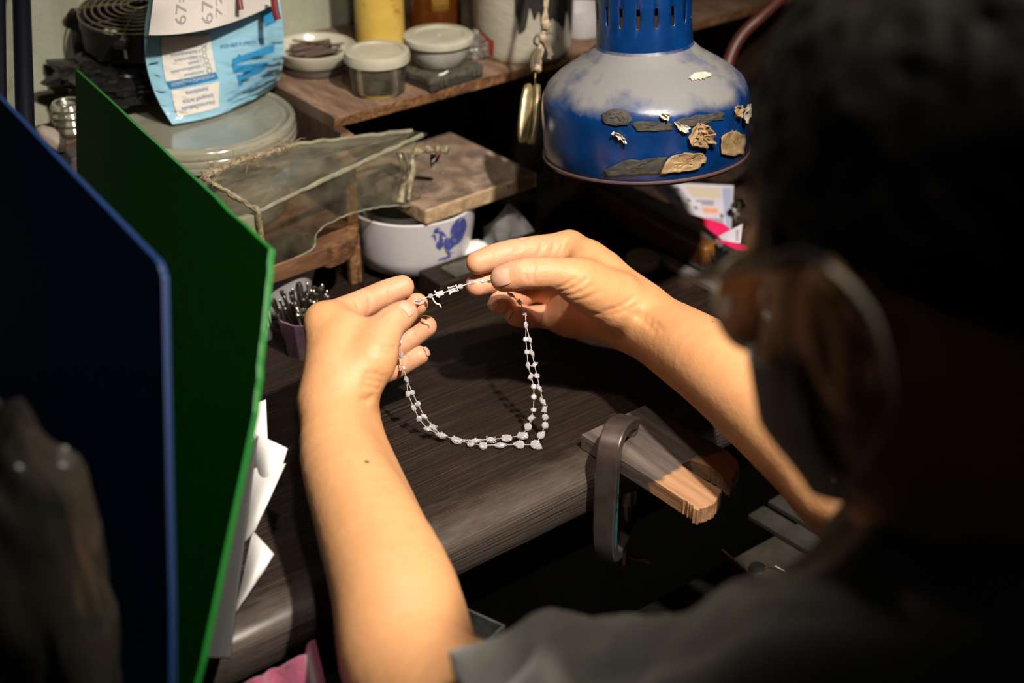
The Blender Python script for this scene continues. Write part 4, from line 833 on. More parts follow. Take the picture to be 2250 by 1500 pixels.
for k, (p0_, p1_, r_) in enumerate((((905, 335), (985, 330), 0.0035), ((893, 350), (880, 445), 0.0032), ((905, 345), (897, 440), 0.0020))):
    seam([C(*p0_, 1.285), C((p0_[0] + p1_[0]) / 2 + 2, (p0_[1] + p1_[1]) / 2 - 4, 1.283), C(*p1_, 1.28)], r_, 'glue_drip', seed=7 + k)
MB().grid(lambda u, v_: C(870 + 35 * u + 8 * math.sin(v_ * 5), 335 + 110 * v_, 1.284 - 0.004 * u + 0.003 * math.sin(u * 9)), 8, 12).build('side_film', mt_acr, acr, smooth=True, fix=False)
MB().grid(lambda u, v_: C(945 + 25 * u * (1 - v_), 338 + 50 * v_, 1.282 + 0.01 * u), 4, 6).build('side_film', mt_acr, acr, smooth=True, fix=False)
MB().box(A2 + np.array((-0.012, 0.006, -0.0270)), (0.030, 0.006, 0.045)).build('support_block', mt_acr2, acr, bevel=0.001)
# loose fluff caught on the back seam
mt_fib = flat('brown_fibre', (0.20, 0.13, 0.07), rough=0.6); m = MB()
for k in range(70):
    p = lerp(A1, A5, random.random()) + np.array((random.uniform(-.008, .008), random.uniform(-.008, .008), random.uniform(0, .004))); d = np.array((random.gauss(0, 1), random.gauss(0, 1), random.gauss(0, .5))) * 0.005
    m.tube([p, p + d + np.array((0, 0, 0.002)), p + d * 1.6], 0.00022, 4)
fz = m.build('fluff', mt_fib, acr); fz['kind'] = 'stuff'
# ------------------------------------------------------------------ left foreground: leaning sheets, bag, papers, cloth
stand = thing('side_stand', 'dark low wooden side stand left of the bench front', 'stand', (-0.06, 0.47, -0.85))
MB().box((-0.09, 0.47, -0.012), (0.60, 0.37, 0.022)).build('top', mt_cup2, stand, bevel=0.002)
for x in (-0.35, 0.18):
    for y in (0.32, 0.62): MB().box((x, y, -0.4365), (0.04, 0.04, 0.825)).build('leg', mt_cup2, stand)
def sheet(name, label, cat, mat, edge, pix, P, thick, amp=0.0, group=None):
    # flat plastic sheet through three world points, outlined in pixels
    n_ = np.cross(P[1] - P[0], P[2] - P[0]); n_ /= np.linalg.norm(n_)
    if n_ @ CF > 0: n_ = -n_
    out = []
    for x, y in pix:
        while True:
            r_ = ray(x, y); q = CO + r_ * (((P[0] - CO) @ n_) / (r_ @ n_))
            if q[2] > 0.006 or y < 1200: break
            y -= 4                                   # stand it on the bench, not through it
        out.append(q)
    o = MB().slab(out, -n_ * thick).build(name, mat, None, out[-1], bevel=0.0006); o.data.materials.append(edge)
    for p in o.data.polygons:
        if abs(np.array(p.normal) @ n_) < 0.6: p.material_index = 1
    return tag(o, label, cat, group)
def dens(p, n, amp, seed):
    # add small nicks along an outline
    out = []
    for i in range(len(p)):
        a, b_ = np.array(p[i], float), np.array(p[(i + 1) % len(p)], float); k = n if i in (0, 1) else 1
        for j in range(k):
            q = a + (b_ - a) * j / k
            if j: q = q + amp * np.array((vnoise(np.array([i * 9 + j * 0.9, seed, 1.])), vnoise(np.array([i * 9 + j * 0.9, seed, 7.]))))
            out.append(tuple(q))
    return out
def corr(name, c0, c1, tl):
    # thin fluted plastic: some light comes through it
    m = noisy(name, [(0.35, c0), (0.65, c1)], scale=3, stretch=(90, 90, 2), rough=0.45, bmp=0.3, bdist=0.001, spec=0.04); nt = m.node_tree; b = nt.nodes['Principled BSDF']; out = nt.nodes['Material Output']
    t = nt.nodes.new('ShaderNodeBsdfTranslucent'); mx = nt.nodes.new('ShaderNodeMixShader'); mx.inputs[0].default_value = tl
    nt.links.new(b.inputs['Base Color'].links[0].from_socket, t.inputs[0]); nt.links.new(b.outputs[0], mx.inputs[1]); nt.links.new(t.outputs[0], mx.inputs[2]); nt.links.new(mx.outputs[0], out.inputs[0]); return m
mt_grn = corr('green_corrugated_plastic', (0.0003, 0.023, 0.0008), (0.0003, 0.032, 0.0011), 0.3); mt_grn_e = flat('green_sheet_edge', (0.002, 0.115, 0.010), rough=0.5)  # one plastic: face colour darkened as shaded, edge colour lightened as lit
mt_blu = corr('blue_corrugated_plastic', (0.0007, 0.005, 0.021), (0.0009, 0.007, 0.029), 0.1); mt_blu_e = flat('blue_sheet_edge', (0.002, 0.020, 0.085), rough=0.5)  # blue likewise: shade put into the face colour, light into the edge
gp = dens([(165, 152), (592, 546), (556, 905), (536, 1000), (440, 1452), (400, 1600), (250, 1600), (175, 900)], 14, 5, 1.5)
sheet('green_sheet', 'bright green corrugated plastic sheet leaning at an angle left of the hands', 'sheet', mt_grn, mt_grn_e, gp, [C(165, 150, 1.20), C(592, 548, 0.85), C(440, 1452, 0.82)], 0.0042)
bpx = dens([(-120, 95), (345, 575), (356, 610), (372, 1330), (372, 1640), (-120, 1640)], 8, 3, 2.5)
sheet('blue_sheet', 'dark blue corrugated plastic sheet leaning in front of the green one', 'sheet', mt_blu, mt_blu_e, bpx, [C(-120, 95, 1.00), C(355, 592, 0.76), C(372, 1480, 0.75)], 0.0042)
kp_ = [(566, 955), (540, 1160), (505, 1485), (465, 1485), (430, 1440), (535, 1000)]
sheet('black_folder', 'black folder edge between the green sheet and white papers', 'folder', flat('black_card', (0.010, 0.010, 0.010), rough=0.6), flat('black_card_edge', (0.012, 0.012, 0.012), rough=0.6), kp_, [C(566, 955, 0.955), C(430, 1440, 0.90), C(505, 1485, 0.895)], 0.003)
mt_paper = noisy('plain_paper', [(0.3, (0.62, 0.61, 0.60)), (0.7, (0.70, 0.69, 0.68))], scale=10, rough=0.7, bmp=0)
def paper(name, label, px, ds, bend=0.0, cat='paper'):
    # thin sheet from a pixel quad with a depth per corner, gently curled
    a, b_, c_, d_ = [np.array((x, y, d)) for (x, y), d in zip(px, ds)]
    def fn(s, t): q = (a * (1 - s) + b_ * s) * (1 - t) + (d_ * (1 - s) + c_ * s) * t; return C(q[0], q[1], q[2] - bend * math.sin(math.pi * s) * math.sin(math.pi * t))
    return tag(MB().grid(fn, 10, 10, 0.0003).build(name, mt_paper, None, fn(0.5, 1), smooth=True), label, cat)
paper('paper_sheet', 'grey white paper corner standing up behind the green sheet', [(548, 892), (584, 878), (590, 1010), (560, 1040)], [1.0, 1.0, 0.985, 0.985])
paper('paper_sheet', 'curled white paper with a notched corner sticking out beside the green sheet', [(560, 952), (632, 985), (605, 1065), (552, 1100)], [0.99, 0.975, 0.97, 0.985], 0.012)
paper('paper_sheet', 'long folded white paper strip hanging below the curled paper', [(552, 1030), (628, 1018), (560, 1165), (530, 1200)], [0.982, 0.968, 0.955, 0.965], 0.006)
paper('paper_sheet', 'lowest white paper with a pointed corner by the bench edge', [(556, 1166), (602, 1217), (560, 1282), (518, 1345)], [0.962, 0.940, 0.935, 0.940], 0.008)
mt_wbag, nt, b = _new('white_carrier_bag'); f = noise(nt, coords(nt), 16, 5); g = noise(nt, coords(nt), 24, 4)
c = ramp(nt, f, [(0.3, (0.028, 0.025, 0.019)), (0.7, (0.045, 0.040, 0.031))]); c = mixc(nt, ramp(nt, g, [(0.58, 0.0), (0.66, 0.8)]), c, (0.018, 0.022, 0.018)); nt.links.new(c, b.inputs['Base Color']); setp(b, rough=0.35)  # white plastic, its colour darkened for the shade it stands in
WB = C(10, 1040, 0.70); WB[2] = 0.125
tag(blob('carrier_bag', mt_wbag, WB, np.stack([CR, HF, np.array((0, 0, 1.))], 1), (0.040, 0.028, 0.124), 0.35, 2.4, h=36), 'slumped whitish plastic carrier bag in front of the blue sheet', 'bag')
mt_pink = noisy('pink_towel', [(0.3, (0.22, 0.035, 0.085)), (0.7, (0.34, 0.075, 0.14))], scale=300, rough=0.95, bmp=0.5, sheen=0.4)
def cloth(u, v_):
    x = 0.222 + 0.120 * u; s_ = v_ * 0.12; y = FY - 0.008 - s_; z = 0.0025
    fold = 0.012 * math.sin(u * 11 + 2 * v_) * (0.35 + v_) + 0.007 * math.sin(u * 23 + 1)
    if y < FY - 0.004: z = -0.02 - (FY - 0.004 - y) * 0.9; y = FY - 0.004 - (FY - 0.004 - y) * 0.35 - 0.018 - fold * 0.8
    return np.array((x, y - 0.012, z + 0.020 + max(0, fold)))
tag(MB().grid(cloth, 40, 30, 0.0016).build('pink_cloth', mt_pink, None, (0.30, FY, 0.0), smooth=True), 'crumpled pink cloth hanging over the bench edge at the bottom left', 'cloth')

# ------------------------------------------------------------------ bench pin and clamp
mt_pin, nt, b = _new('bench_pin_wood'); tcn = nt.nodes.new('ShaderNodeTexCoord'); sp3 = nt.nodes.new('ShaderNodeSeparateXYZ'); nt.links.new(tcn.outputs['Object'], sp3.inputs[0])
f = noise(nt, coords(nt, (60, 5, 60)), 2.2, 7); g = noise(nt, coords(nt), 70, 5)
c = ramp(nt, f, [(0.3, (0.035, 0.026, 0.023)), (0.55, (0.085, 0.064, 0.055)), (0.75, (0.15, 0.115, 0.10))])
ad = nt.nodes.new('ShaderNodeMath'); ad.operation = 'MULTIPLY_ADD'; nt.links.new(g, ad.inputs[0]); ad.inputs[1].default_value = 0.022; nt.links.new(sp3.outputs['Y'], ad.inputs[2])
tan = ramp(nt, f, [(0.3, (0.22, 0.105, 0.050)), (0.7, (0.42, 0.235, 0.125))])
mr = nt.nodes.new('ShaderNodeMapRange'); nt.links.new(ad.outputs[0], mr.inputs[0]); mr.inputs[1].default_value = -0.0395; mr.inputs[2].default_value = -0.0435; mr.inputs[3].default_value = 0; mr.inputs[4].default_value = 1
nt.links.new(mixc(nt, mr.outputs[0], c, tan), b.inputs['Base Color']); setp(b, rough=0.6); bump(nt, b, f, 0.5, 0.0015)
Q = lambda x, y: Z(950 + x / 2.7275, 850 + y / 2.7275, 0.0125)
pin_px = [(893, 285), (1270, 110), (1560, 265), (1700, 345), (1780, 392), (1825, 440), (1842, 480), (1815, 515), (1800, 545), (1785, 578), (1745, 545), (1690, 497), (1640, 470), (1545, 437), (1490, 465), (1600, 540), (1665, 575), (1735, 618), (1722, 650), (1690, 700), (1640, 722), (1585, 738), (1545, 700), (1500, 672), (1290, 535), (1140, 442)]
rough_i = set(range(6, 12)) | set(range(17, 23)); top = []
for i in range(len(pin_px)):
    a, b_ = np.array(pin_px[i], float), np.array(pin_px[(i + 1) % len(pin_px)], float); k = 6 if i in rough_i else 3
    for j in range(k):
        q = a + (b_ - a) * j / k
        if i in rough_i and j: q = q + np.array((rng.normal(0, 5), rng.normal(0, 4)))
        top.append(Q(*q))
PL = np.array((0.66, 0.668, 0.0))
from mathutils.geometry import tessellate_polygon
tri = tessellate_polygon([[Vector(p) for p in top]]); n_ = len(top)
pin = MB().add(list(top) + [np.array(p) - np.array((0, 0, 0.0118)) for p in top], [tuple(t) for t in tri] + [tuple(q + n_ for q in t[::-1]) for t in tri] + [(i, i + n_, (i + 1) % n_ + n_, (i + 1) % n_) for i in range(n_)]).build('bench_pin', mt_pin, None, PL)
tag(pin, 'worn wooden bench pin with a forked tan tip clamped to the bench edge', 'bench pin')
mt_cl, nt, b = _new('worn_clamp_iron'); f = noise(nt, coords(nt), 60, 5); nt.links.new(ramp(nt, f, [(0.3, (0.10, 0.075, 0.068)), (0.7, (0.17, 0.135, 0.125))]), b.inputs['Base Color']); setp(b, rough=0.36, metal=0.75)
mt_teal = noisy('chipped_teal_paint', [(0.42, (0.02, 0.02, 0.02)), (0.47, (0.006, 0.11, 0.12)), (0.8, (0.010, 0.16, 0.17))], scale=70, rough=0.4, bmp=0.3)
S0 = Yp(1338, 1050, FY - 0.012); hd = np.array((0.86, 0.51, 0)); wd_ = np.array((0.51, -0.86, 0)); JT = Z(1392, 948, 0.0128)
clamp = thing('c_clamp', 'brown iron clamp with chipped teal paint holding the bench pin down', 'clamp', (S0[0], S0[1], -0.13))
def bar(path, widths, thick, name, mat):
    # flat bar swept along a path in the clamp plane, width across it
    P = [np.array(p, float) for p in path]; n = len(P); vs = []
    for i in range(n):
        t = P[min(i + 1, n - 1)] - P[max(i - 1, 0)]; t /= np.linalg.norm(t); nn_ = np.cross(t, wd_); nn_ /= np.linalg.norm(nn_); w2 = widths[i] / 2; th = thick[i] / 2
        for s, q in ((-1, -1), (1, -1), (1, 1), (-1, 1)): vs.append(P[i] + wd_ * w2 * s + nn_ * th * q)
    fs = [(i * 4 + k, i * 4 + (k + 1) % 4, (i + 1) * 4 + (k + 1) % 4, (i + 1) * 4 + k) for i in range(n - 1) for k in range(4)] + [(0, 1, 2, 3), ((n - 1) * 4, (n - 1) * 4 + 1, (n - 1) * 4 + 2, (n - 1) * 4 + 3)]
    return MB().add(vs, fs).build(name, mat, clamp, bevel=0.0014, seg=3, smooth=True, angle=35)
top_z = 0.034; sp0 = np.array((S0[0], S0[1], 0)); reach = 0.046
path = [sp0 + hd * reach + np.array((0, 0, 0.020)), sp0 + hd * (reach * 0.75) + np.array((0, 0, 0.026)), sp0 + hd * 0.018 + np.array((0, 0, 0.0325)), sp0 + hd * 0.006 + np.array((0, 0, 0.031)), sp0 + hd * -0.001 + np.array((0, 0, 0.024)), sp0 + hd * -0.004 + np.array((0, 0, 0.006)), sp0 + hd * -0.005 + np.array((0, 0, -0.03)), sp0 + hd * -0.004 + np.array((0, 0, -0.052)), sp0 + hd * 0.002 + np.array((0, 0, -0.070)), sp0 + hd * 0.014 + np.array((0, 0, -0.077)), sp0 + hd * 0.034 + np.array((0, 0, -0.077)), sp0 + hd * 0.052 + np.array((0, 0, -0.076))]
path = spline(path, 4); bar(path, [0.0165] * len(path), [0.0095 if 8 < i < 34 else 0.0085 for i in range(len(path))], 'frame', mt_cl)
jp = sp0 + hd * (reach - 0.004); MB().lathe([(0.0003, 0.0005), (0.0075, 0.0005), (0.0080, 0.003), (0.0060, 0.0075), (0.0003, 0.0075)], 24, np.array((jp[0], jp[1], 0.0125))).build('jaw_pad', mt_cl, clamp, smooth=True)
# paint left in the web on the side of the frame
vs = []
for i, z in enumerate(np.linspace(0.004, -0.060, 26)):
    e = 0.0016 * abs(float(vnoise(np.array([i * 0.8, 2.0, 5.])))); p = sp0 + wd_ * 0.00845 + hd * (-0.0042 - 0.0009 * math.sin(i / 25 * 3)) + np.array((0, 0, z))
    hw = 0.0036 * min(1, (i + 1) / 8, (26 - i) / 4) - e; vs += [p - hd * hw, p + hd * hw]
MB().add(vs, [(2 * i, 2 * i + 1, 2 * i + 3, 2 * i + 2) for i in range(25)]).build('paint', mt_teal, clamp, fix=False)
sc_ = sp0 + hd * 0.046
MB().lathe([(0.0003, -0.110), (0.0045, -0.110), (0.0045, -0.055), (0.0085, -0.052), (0.0085, -0.0385), (0.0003, -0.0385)], 16, sc_).build('screw', mt_cl, clamp, smooth=True)
MB().tube([sc_ + wd_ * -0.022 + np.array((0, 0, -0.104)), sc_ + wd_ * 0.022 + np.array((0, 0, -0.104))], 0.0022, 10).build('tommy_bar', mt_cl, clamp, smooth=True)
n0_ = Z(1558, 972, -0.004); tag(MB().tube([n0_ + np.array((-0.012, 0.010, -0.003)), n0_ + np.array((0.0, 0, 0.0)), n0_ + np.array((0.003, -0.003, 0.001))], [0.0006, 0.0006, 0.0006], 8).tube([n0_ + np.array((0.003, -0.003, 0.001)), n0_ + np.array((0.0036, -0.0036, 0.0012))], 0.0018, 10).build('nail', mt_steel, None, n0_), 'small steel nail poking from the bench edge beside the bench pin', 'nail')
gb = C(1552, 1053, 1.075); tag(MB().lathe([(0.0003, -0.004), (0.003, -0.004), (0.0045, 0.0), (0.003, 0.004), (0.0003, 0.004)], 16, gb).build('brass_screw', flat('brass', (0.55, 0.36, 0.08), rough=0.25, metal=1), None, gb - np.array((0, 0, 0.004)), smooth=True), 'brass screw head glinting in the fork of the bench pin', 'screw')

# ------------------------------------------------------------------ behind the hands
mt_tis = noisy('white_tissue', [(0.3, (0.60, 0.59, 0.59)), (0.7, (0.70, 0.69, 0.69))], scale=10, rough=0.85, bmp=0)
t0 = Z(1125, 560, 0.0)
def tis(u, v_):
    px = 1062 + 130 * u; py = 545 - 88 * v_ * (1 - abs(u - 0.42) * 1.35) - 6
    base = Z(px, 552, 0.001); up = 0.042 * v_ * max(0.05, (1 - abs(u - 0.42) * 1.35)); return base + np.array((0, 0, up)) + HF * (0.006 * math.sin(u * 9 + v_ * 3) + 0.012 * v_)
tag(MB().grid(tis, 24, 16, 0.0008).build('tissue', mt_tis, None, t0, smooth=True), 'folded white tissue standing in a peak behind the right fingers', 'tissue')
tag(blob('cotton_wad', mt_tis, Z(1046, 556, 0.0115), np.eye(3), (0.016, 0.012, 0.011), 0.3, 2.2), 'soft white cotton wad beside the rooster bowl', 'cotton')
VB = Z(1105, 556, 0.0); vb = thing('small_vial', 'little white capped vial with a red band behind the index finger', 'vial', VB)
MB().lathe([(0.0002, 0.0), (0.0068, 0.0), (0.0070, 0.001), (0.0070, 0.012), (0.0002, 0.012)], 28, VB).build('body', flat('vial_plastic', (0.55, 0.54, 0.53), rough=0.4), vb, smooth=True)
MB().lathe([(0.0071, 0.0125), (0.0071, 0.015)], 28, VB).build('band', flat('red_band_print', (0.5, 0.02, 0.03), rough=0.4), vb, smooth=True)
MB().lathe([(0.0002, 0.012), (0.0069, 0.012), (0.0069, 0.0148), (0.0076, 0.0150), (0.0076, 0.0225), (0.0068, 0.0236), (0.0002, 0.0238)], 28, VB).build('cap', flat('vial_cap', (0.68, 0.67, 0.67), rough=0.45), vb, smooth=True, angle=50)
# low dark block with a grubby glass strip in front of the bowl
bk = thing('wooden_rest', 'low dark wooden rest in front of the rooster bowl', 'rest', (0.74, 0.955, 0))
MB().box((0.745, 0.948, 0.0105), (0.19, 0.034, 0.021)).build('block', mt_bench, bk, bevel=0.0015)
tag(MB().box((0.735, 0.944, 0.0222), (0.135, 0.022, 0.0018)).build('glass_strip', clearplastic('grimy_glass', (0.6, 0.6, 0.55), (0.22, 0.20, 0.15), 0.45, 0.08, 60), None, (0.735, 0.944, 0.0212), bevel=0.0004), 'grubby glass strip lying on the low wooden rest', 'glass')
nd0 = Z(800, 632, 0.0); tag(MB().tube([nd0, nd0 + np.array((0, 0, 0.030))], [0.0008, 0.0006], 8).build('steel_needle', flat('dark_needle', (0.05, 0.045, 0.04), rough=0.4, metal=0.8), None, nd0), 'thin dark needle standing before the rooster bowl', 'needle')

# ------------------------------------------------------------------ right: tray of papers, cap, rulers
CPc = Z(1412, 582, 0.0); cp2 = thing('jar_cap', 'small beige screw cap lying on the bench beyond the right wrist', 'cap', CPc)
mt_beige = noisy('beige_plastic', [(0.3, (0.22, 0.185, 0.12)), (0.7, (0.30, 0.255, 0.17))], scale=50, rough=0.5, bmp=0.1)
MB().lathe([(0.0155, 0.0), (0.0155, 0.008), (0.0148, 0.0095), (0.0120, 0.0098), (0.0002, 0.0092), (0.0002, 0.006), (0.0140, 0.006), (0.0140, 0.0)], 44, CPc).build('cap', mt_beige, cp2, smooth=True, angle=40)
mt_amb = noisy('varnished_orange_wood', [(0.3, (0.03, 0.011, 0.003)), (0.5, (0.10, 0.038, 0.008)), (0.7, (0.21, 0.092, 0.02))], scale=40, rough=0.35, bmp=0.4, bscale=110)
e0, e1 = Z(1560, 548, 0.022), Z(1285, 400, 0.022); TX = (e0[0] + e1[0]) / 2; TY0, TY1 = e0[1], e1[1]
wt = thing('wooden_tray', 'orange varnished wooden tray edge holding papers, right of the blue lamp', 'tray', (TX + 0.08, (TY0 + TY1) / 2, 0))
MB().box((TX, (TY0 + TY1) / 2, 0.0125), (0.018, TY1 - TY0, 0.0245)).build('side', mt_amb, wt, bevel=0.004, seg=3)
MB().box((TX + 0.014, (TY0 + TY1) / 2, 0.016), (0.010, TY1 - TY0 - 0.01, 0.0315)).build('liner', flat('grey_metal_liner', (0.16, 0.15, 0.16), rough=0.5), wt, bevel=0.001)
MB().box((TX + 0.10, (TY0 + TY1) / 2, 0.003), (0.18, TY1 - TY0, 0.0055)).build('bottom', mt_cup2, wt)
MB().box((TX + 0.19, (TY0 + TY1) / 2, 0.0125), (0.010, TY1 - TY0, 0.0245)).build('side', mt_cup2, wt, bevel=0.002)
def card(name, label, pix, ds, mat, cat, parent=None):
    a, b_, c_, d_ = [C(x, y, d) for (x, y), d in zip(pix, ds)]
    def fn(s, t, off=0.0): return (a * (1 - s) + b_ * s) * (1 - t) + (d_ * (1 - s) + c_ * s) * t - CF * off
    if parent is None:
        th = thing(name, label, cat, (c_ + d_) / 2); MB().grid(lambda s, t: fn(s, t), 6, 6, 0.0004).build('sheet', mat, th, smooth=True); return th, fn
mt_tick = noisy('ticket_paper', [(0.3, (0.50, 0.47, 0.56)), (0.7, (0.60, 0.57, 0.66))], scale=14, rough=0.6, bmp=0)
tk, tf = card('printed_ticket', 'large printed lilac ticket with an orange bar leaning in the wooden tray', [(1424, 400), (1612, 408), (1606, 508), (1540, 505)], [1.43, 1.40, 1.36, 1.37], mt_tick, 'ticket')
def pr(name, mat, rects, f_, par):
    m = MB()
    for (s0, t0_, s1, t1) in rects: m.add([f_(s, t, 0.0008) for s, t in ((s0, t0_), (s1, t0_), (s1, t1), (s0, t1))], [(0, 1, 2, 3)])
    m.build(name, mat, par, fix=False)
pr('side_strip', flat('ticket_blue_strip', (0.30, 0.34, 0.50), rough=0.6), [(0.86, 0.05, 0.98, 0.97)], tf, tk)
pr('orange_bar', flat('ticket_orange', (0.70, 0.30, 0.17), rough=0.6), [(0.46, 0.52, 0.74, 0.63)], tf, tk)
pr('number_field', flat('ticket_cream', (0.52, 0.46, 0.36), rough=0.6), [(0.42, 0.06, 0.84, 0.30)], tf, tk)
pr('figure_print', flat('ticket_olive', (0.30, 0.25, 0.16), rough=0.6), [(0.45 + 0.065 * k, 0.10, 0.475 + 0.065 * k, 0.25) for k in range(6)], tf, tk)
pr('dark_print', flat('ticket_dark', (0.10, 0.09, 0.11), rough=0.6), [(0.44, 0.36, 0.72, 0.39), (0.50, 0.42, 0.70, 0.45), (0.30, 0.34, 0.36, 0.40), (0.33, 0.50, 0.39, 0.56), (0.24, 0.10, 0.32, 0.17), (0.76, 0.64, 0.83, 0.72)] + [(0.42 + 0.03 * k, 0.74, 0.435 + 0.03 * k, 0.86) for k in range(13)] + [(0.90, 0.10 + 0.05 * k, 0.95, 0.125 + 0.05 * k) for k in range(16)], tf, tk)
pr('colour_print', flat('ticket_picture', (0.16, 0.28, 0.42), rough=0.6), [(0.12, 0.10, 0.20, 0.26), (0.16, 0.30, 0.22, 0.38)], tf, tk); pr('green_print', flat('ticket_green', (0.18, 0.32, 0.05), rough=0.6), [(0.22, 0.42, 0.28, 0.52)], tf, tk)
mt_mag = flat('magenta_card', (0.62, 0.008, 0.09), rough=0.5)
c1_, f1_ = card('magenta_card', 'magenta card strip right below the large ticket', [(1515, 470), (1590, 492), (1610, 508), (1575, 518)], [1.36, 1.345, 1.335, 1.34], mt_mag, 'card')
c2_, f2_ = card('printed_ticket', 'smaller printed ticket corner poking out under the magenta strip', [(1578, 520), (1632, 492), (1628, 535), (1590, 530)], [1.325, 1.32, 1.31, 1.315], mt_tick, 'ticket')
pr('dark_print', flat('ticket_dark2', (0.12, 0.11, 0.13), rough=0.6), [(0.70, 0.2 + 0.1 * k, 0.85, 0.25 + 0.1 * k) for k in range(7)], f2_, c2_)
c3_, f3_ = card('magenta_card', 'lowest magenta and red card near the eyeglasses', [(1572, 524), (1660, 545), (1720, 556), (1620, 552)], [1.315, 1.30, 1.29, 1.30], mt_mag, 'card')
for (x, y, r_, lab) in ((1622, 452, 0.007, 'shiny round metal cap catching the light right of the large ticket'), (1642, 500, 0.005, 'small shiny metal bead right of the smaller ticket')):
    p = C(x, y, 1.36); tag(MB().lathe([(0.0002, r_), (r_ * 0.6, r_ * 0.8), (r_, 0), (r_ * 0.6, -r_ * 0.8), (0.0002, -r_)], 18, p).tube([p + np.array((0, 0, -r_ * 0.8)), np.array((p[0], p[1], 0.007))], 0.002, 8).build('metal_stud', flat('bright_metal', (0.75, 0.7, 0.55), rough=0.12, metal=1), None, (p[0], p[1], 0.007), smooth=True), lab, 'stud')
ru0, ru1 = Z(1450, 574, 0.0), Z(1665, 690, 0.0); dr = (ru1 - ru0) / np.linalg.norm(ru1 - ru0); pw = np.array((-dr[1], dr[0], 0))
def strip(name, label, cat, p0, p1, w_, h_, mat, z0=0.0005):
    d = p1 - p0; L_ = np.linalg.norm(d[:2]); a = math.atan2(d[1], d[0]); return tag(MB().box((p0 + p1) / 2 * np.array((1, 1, 0)) + np.array((0, 0, z0 + h_ / 2)), (L_, w_, h_), np.array(Matrix.Rotation(a, 3, 'Z'))).build(name, mat, None, (p0 + p1) / 2 * np.array((1, 1, 0)) + np.array((0, 0, z0)), bevel=min(0.0008, h_ / 3)), label, cat)
mt_alu = noisy('scuffed_aluminium', [(0.3, (0.18, 0.165, 0.16)), (0.7, (0.30, 0.28, 0.27))], scale=40, rough=0.45, bmp=0.2, metal=0.5)
strip('steel_ruler', 'long grey metal bar on the bench running from the cap to the eyeglasses', 'bar', ru0, ru1 + dr * 0.08, 0.011, 0.006, mt_alu)
strip('flat_file', 'dark flat file lying just beyond the grey metal bar', 'file', Z(1480, 560, 0), Z(1690, 668, 0), 0.010, 0.004, mt_pad)
strip('card_stack', 'brown cardboard stack below the eyeglasses on the bench', 'card', Z(1580, 600, 0), Z(1700, 640, 0), 0.05, 0.010, noisy('brown_card', [(0.3, (0.07, 0.05, 0.035)), (0.7, (0.14, 0.10, 0.07))], scale=30, rough=0.8))
strip('thin_knife', 'thin pale blade lying on the cardboard stack', 'blade', Z(1600, 585, 0), Z(1700, 606, 0), 0.006, 0.0012, mt_steel, 0.0108)
# dim things under the shelf
gj = np.array((0.885, 1.09, 0.0)); tag(MB().lathe([(0.0002, 0.001), (0.026, 0.0), (0.028, 0.003), (0.028, 0.075), (0.022, 0.088), (0.022, 0.100), (0.0208, 0.100), (0.0208, 0.087), (0.0266, 0.074), (0.0266, 0.004), (0.0002, 0.003)], 40, gj).build('glass_jar', clearplastic('dim_glass', (0.7, 0.7, 0.66), (0.2, 0.18, 0.14), 0.2, 0.05, 50), None, gj, smooth=True), 'dim glass jar standing in the dark under the shelf', 'jar')
wb_ = np.array((0.925, 1.165, 0.0)); tag(MB().box(wb_ + np.array((0, 0, 0.0605)), (0.06, 0.05, 0.12)).build('wooden_box', mt_plank, None, wb_, bevel=0.002), 'small brown box in shadow under the shelf', 'box')
# ------------------------------------------------------------------ in the catch tray
TZ0 = -0.1388
dk = Z(1664, 1252, TZ0); dd = thing('metal_disc', 'round steel disc with a wire tail lying in the catch tray', 'disc', dk)
MB().lathe([(0.0002, 0.0003), (0.0068, 0.0003), (0.0070, 0.001), (0.0068, 0.0032), (0.0002, 0.0034)], 32, dk).build('disc', mt_steel, dd, smooth=True, angle=50)
MB().tube(spline([dk + CR * 0.006 + np.array((0, 0, 0.002)), dk + CR * 0.010 + np.array((0, 0, 0.006)), dk + CR * 0.014 + np.array((0, 0, 0.004)), dk + CR * 0.022 - HF * 0.004 + np.array((0, 0, 0.001))], 5), 0.0006, 6).build('wire', mt_steel, dd)
s0, s1 = Z(1585, 1215, TZ0), Z(1720, 1335, TZ0); tag(MB().tube([s0 + np.array((0, 0, 0.0022)), s1 + np.array((0, 0, 0.0022))], 0.0019, 10).build('wooden_stick', noisy('stick_wood', [(0.3, (0.16, 0.10, 0.06)), (0.7, (0.26, 0.17, 0.11))], scale=60, rough=0.6), None, s0, smooth=True), 'thin wooden stick lying in the catch tray near the sleeve', 'stick')
for k, (p, q, w_, lab) in enumerate((((1700, 1102), (1850, 1190), 0.016, 'upper dark flat file in the catch tray below the right elbow'), ((1660, 1130), (1820, 1225), 0.020, 'lower wide dark file in the catch tray below the right elbow'))):
    strip('flat_file', lab, 'file', Z(*p, -0.138), Z(*q, -0.138), w_, 0.005, noisy('dark_file_steel%d' % k, [(0.3, (0.016, 0.015, 0.013)), (0.7, (0.035, 0.031, 0.026))], scale=60, rough=0.5), TZ0 + 0.0005)
strip('steel_edge', 'thin bright steel strip lying across the file ends', 'strip', Z(1838, 1206, -0.132), Z(1905, 1180, -0.132), 0.003, 0.0012, mt_steel, TZ0 + 0.0062)
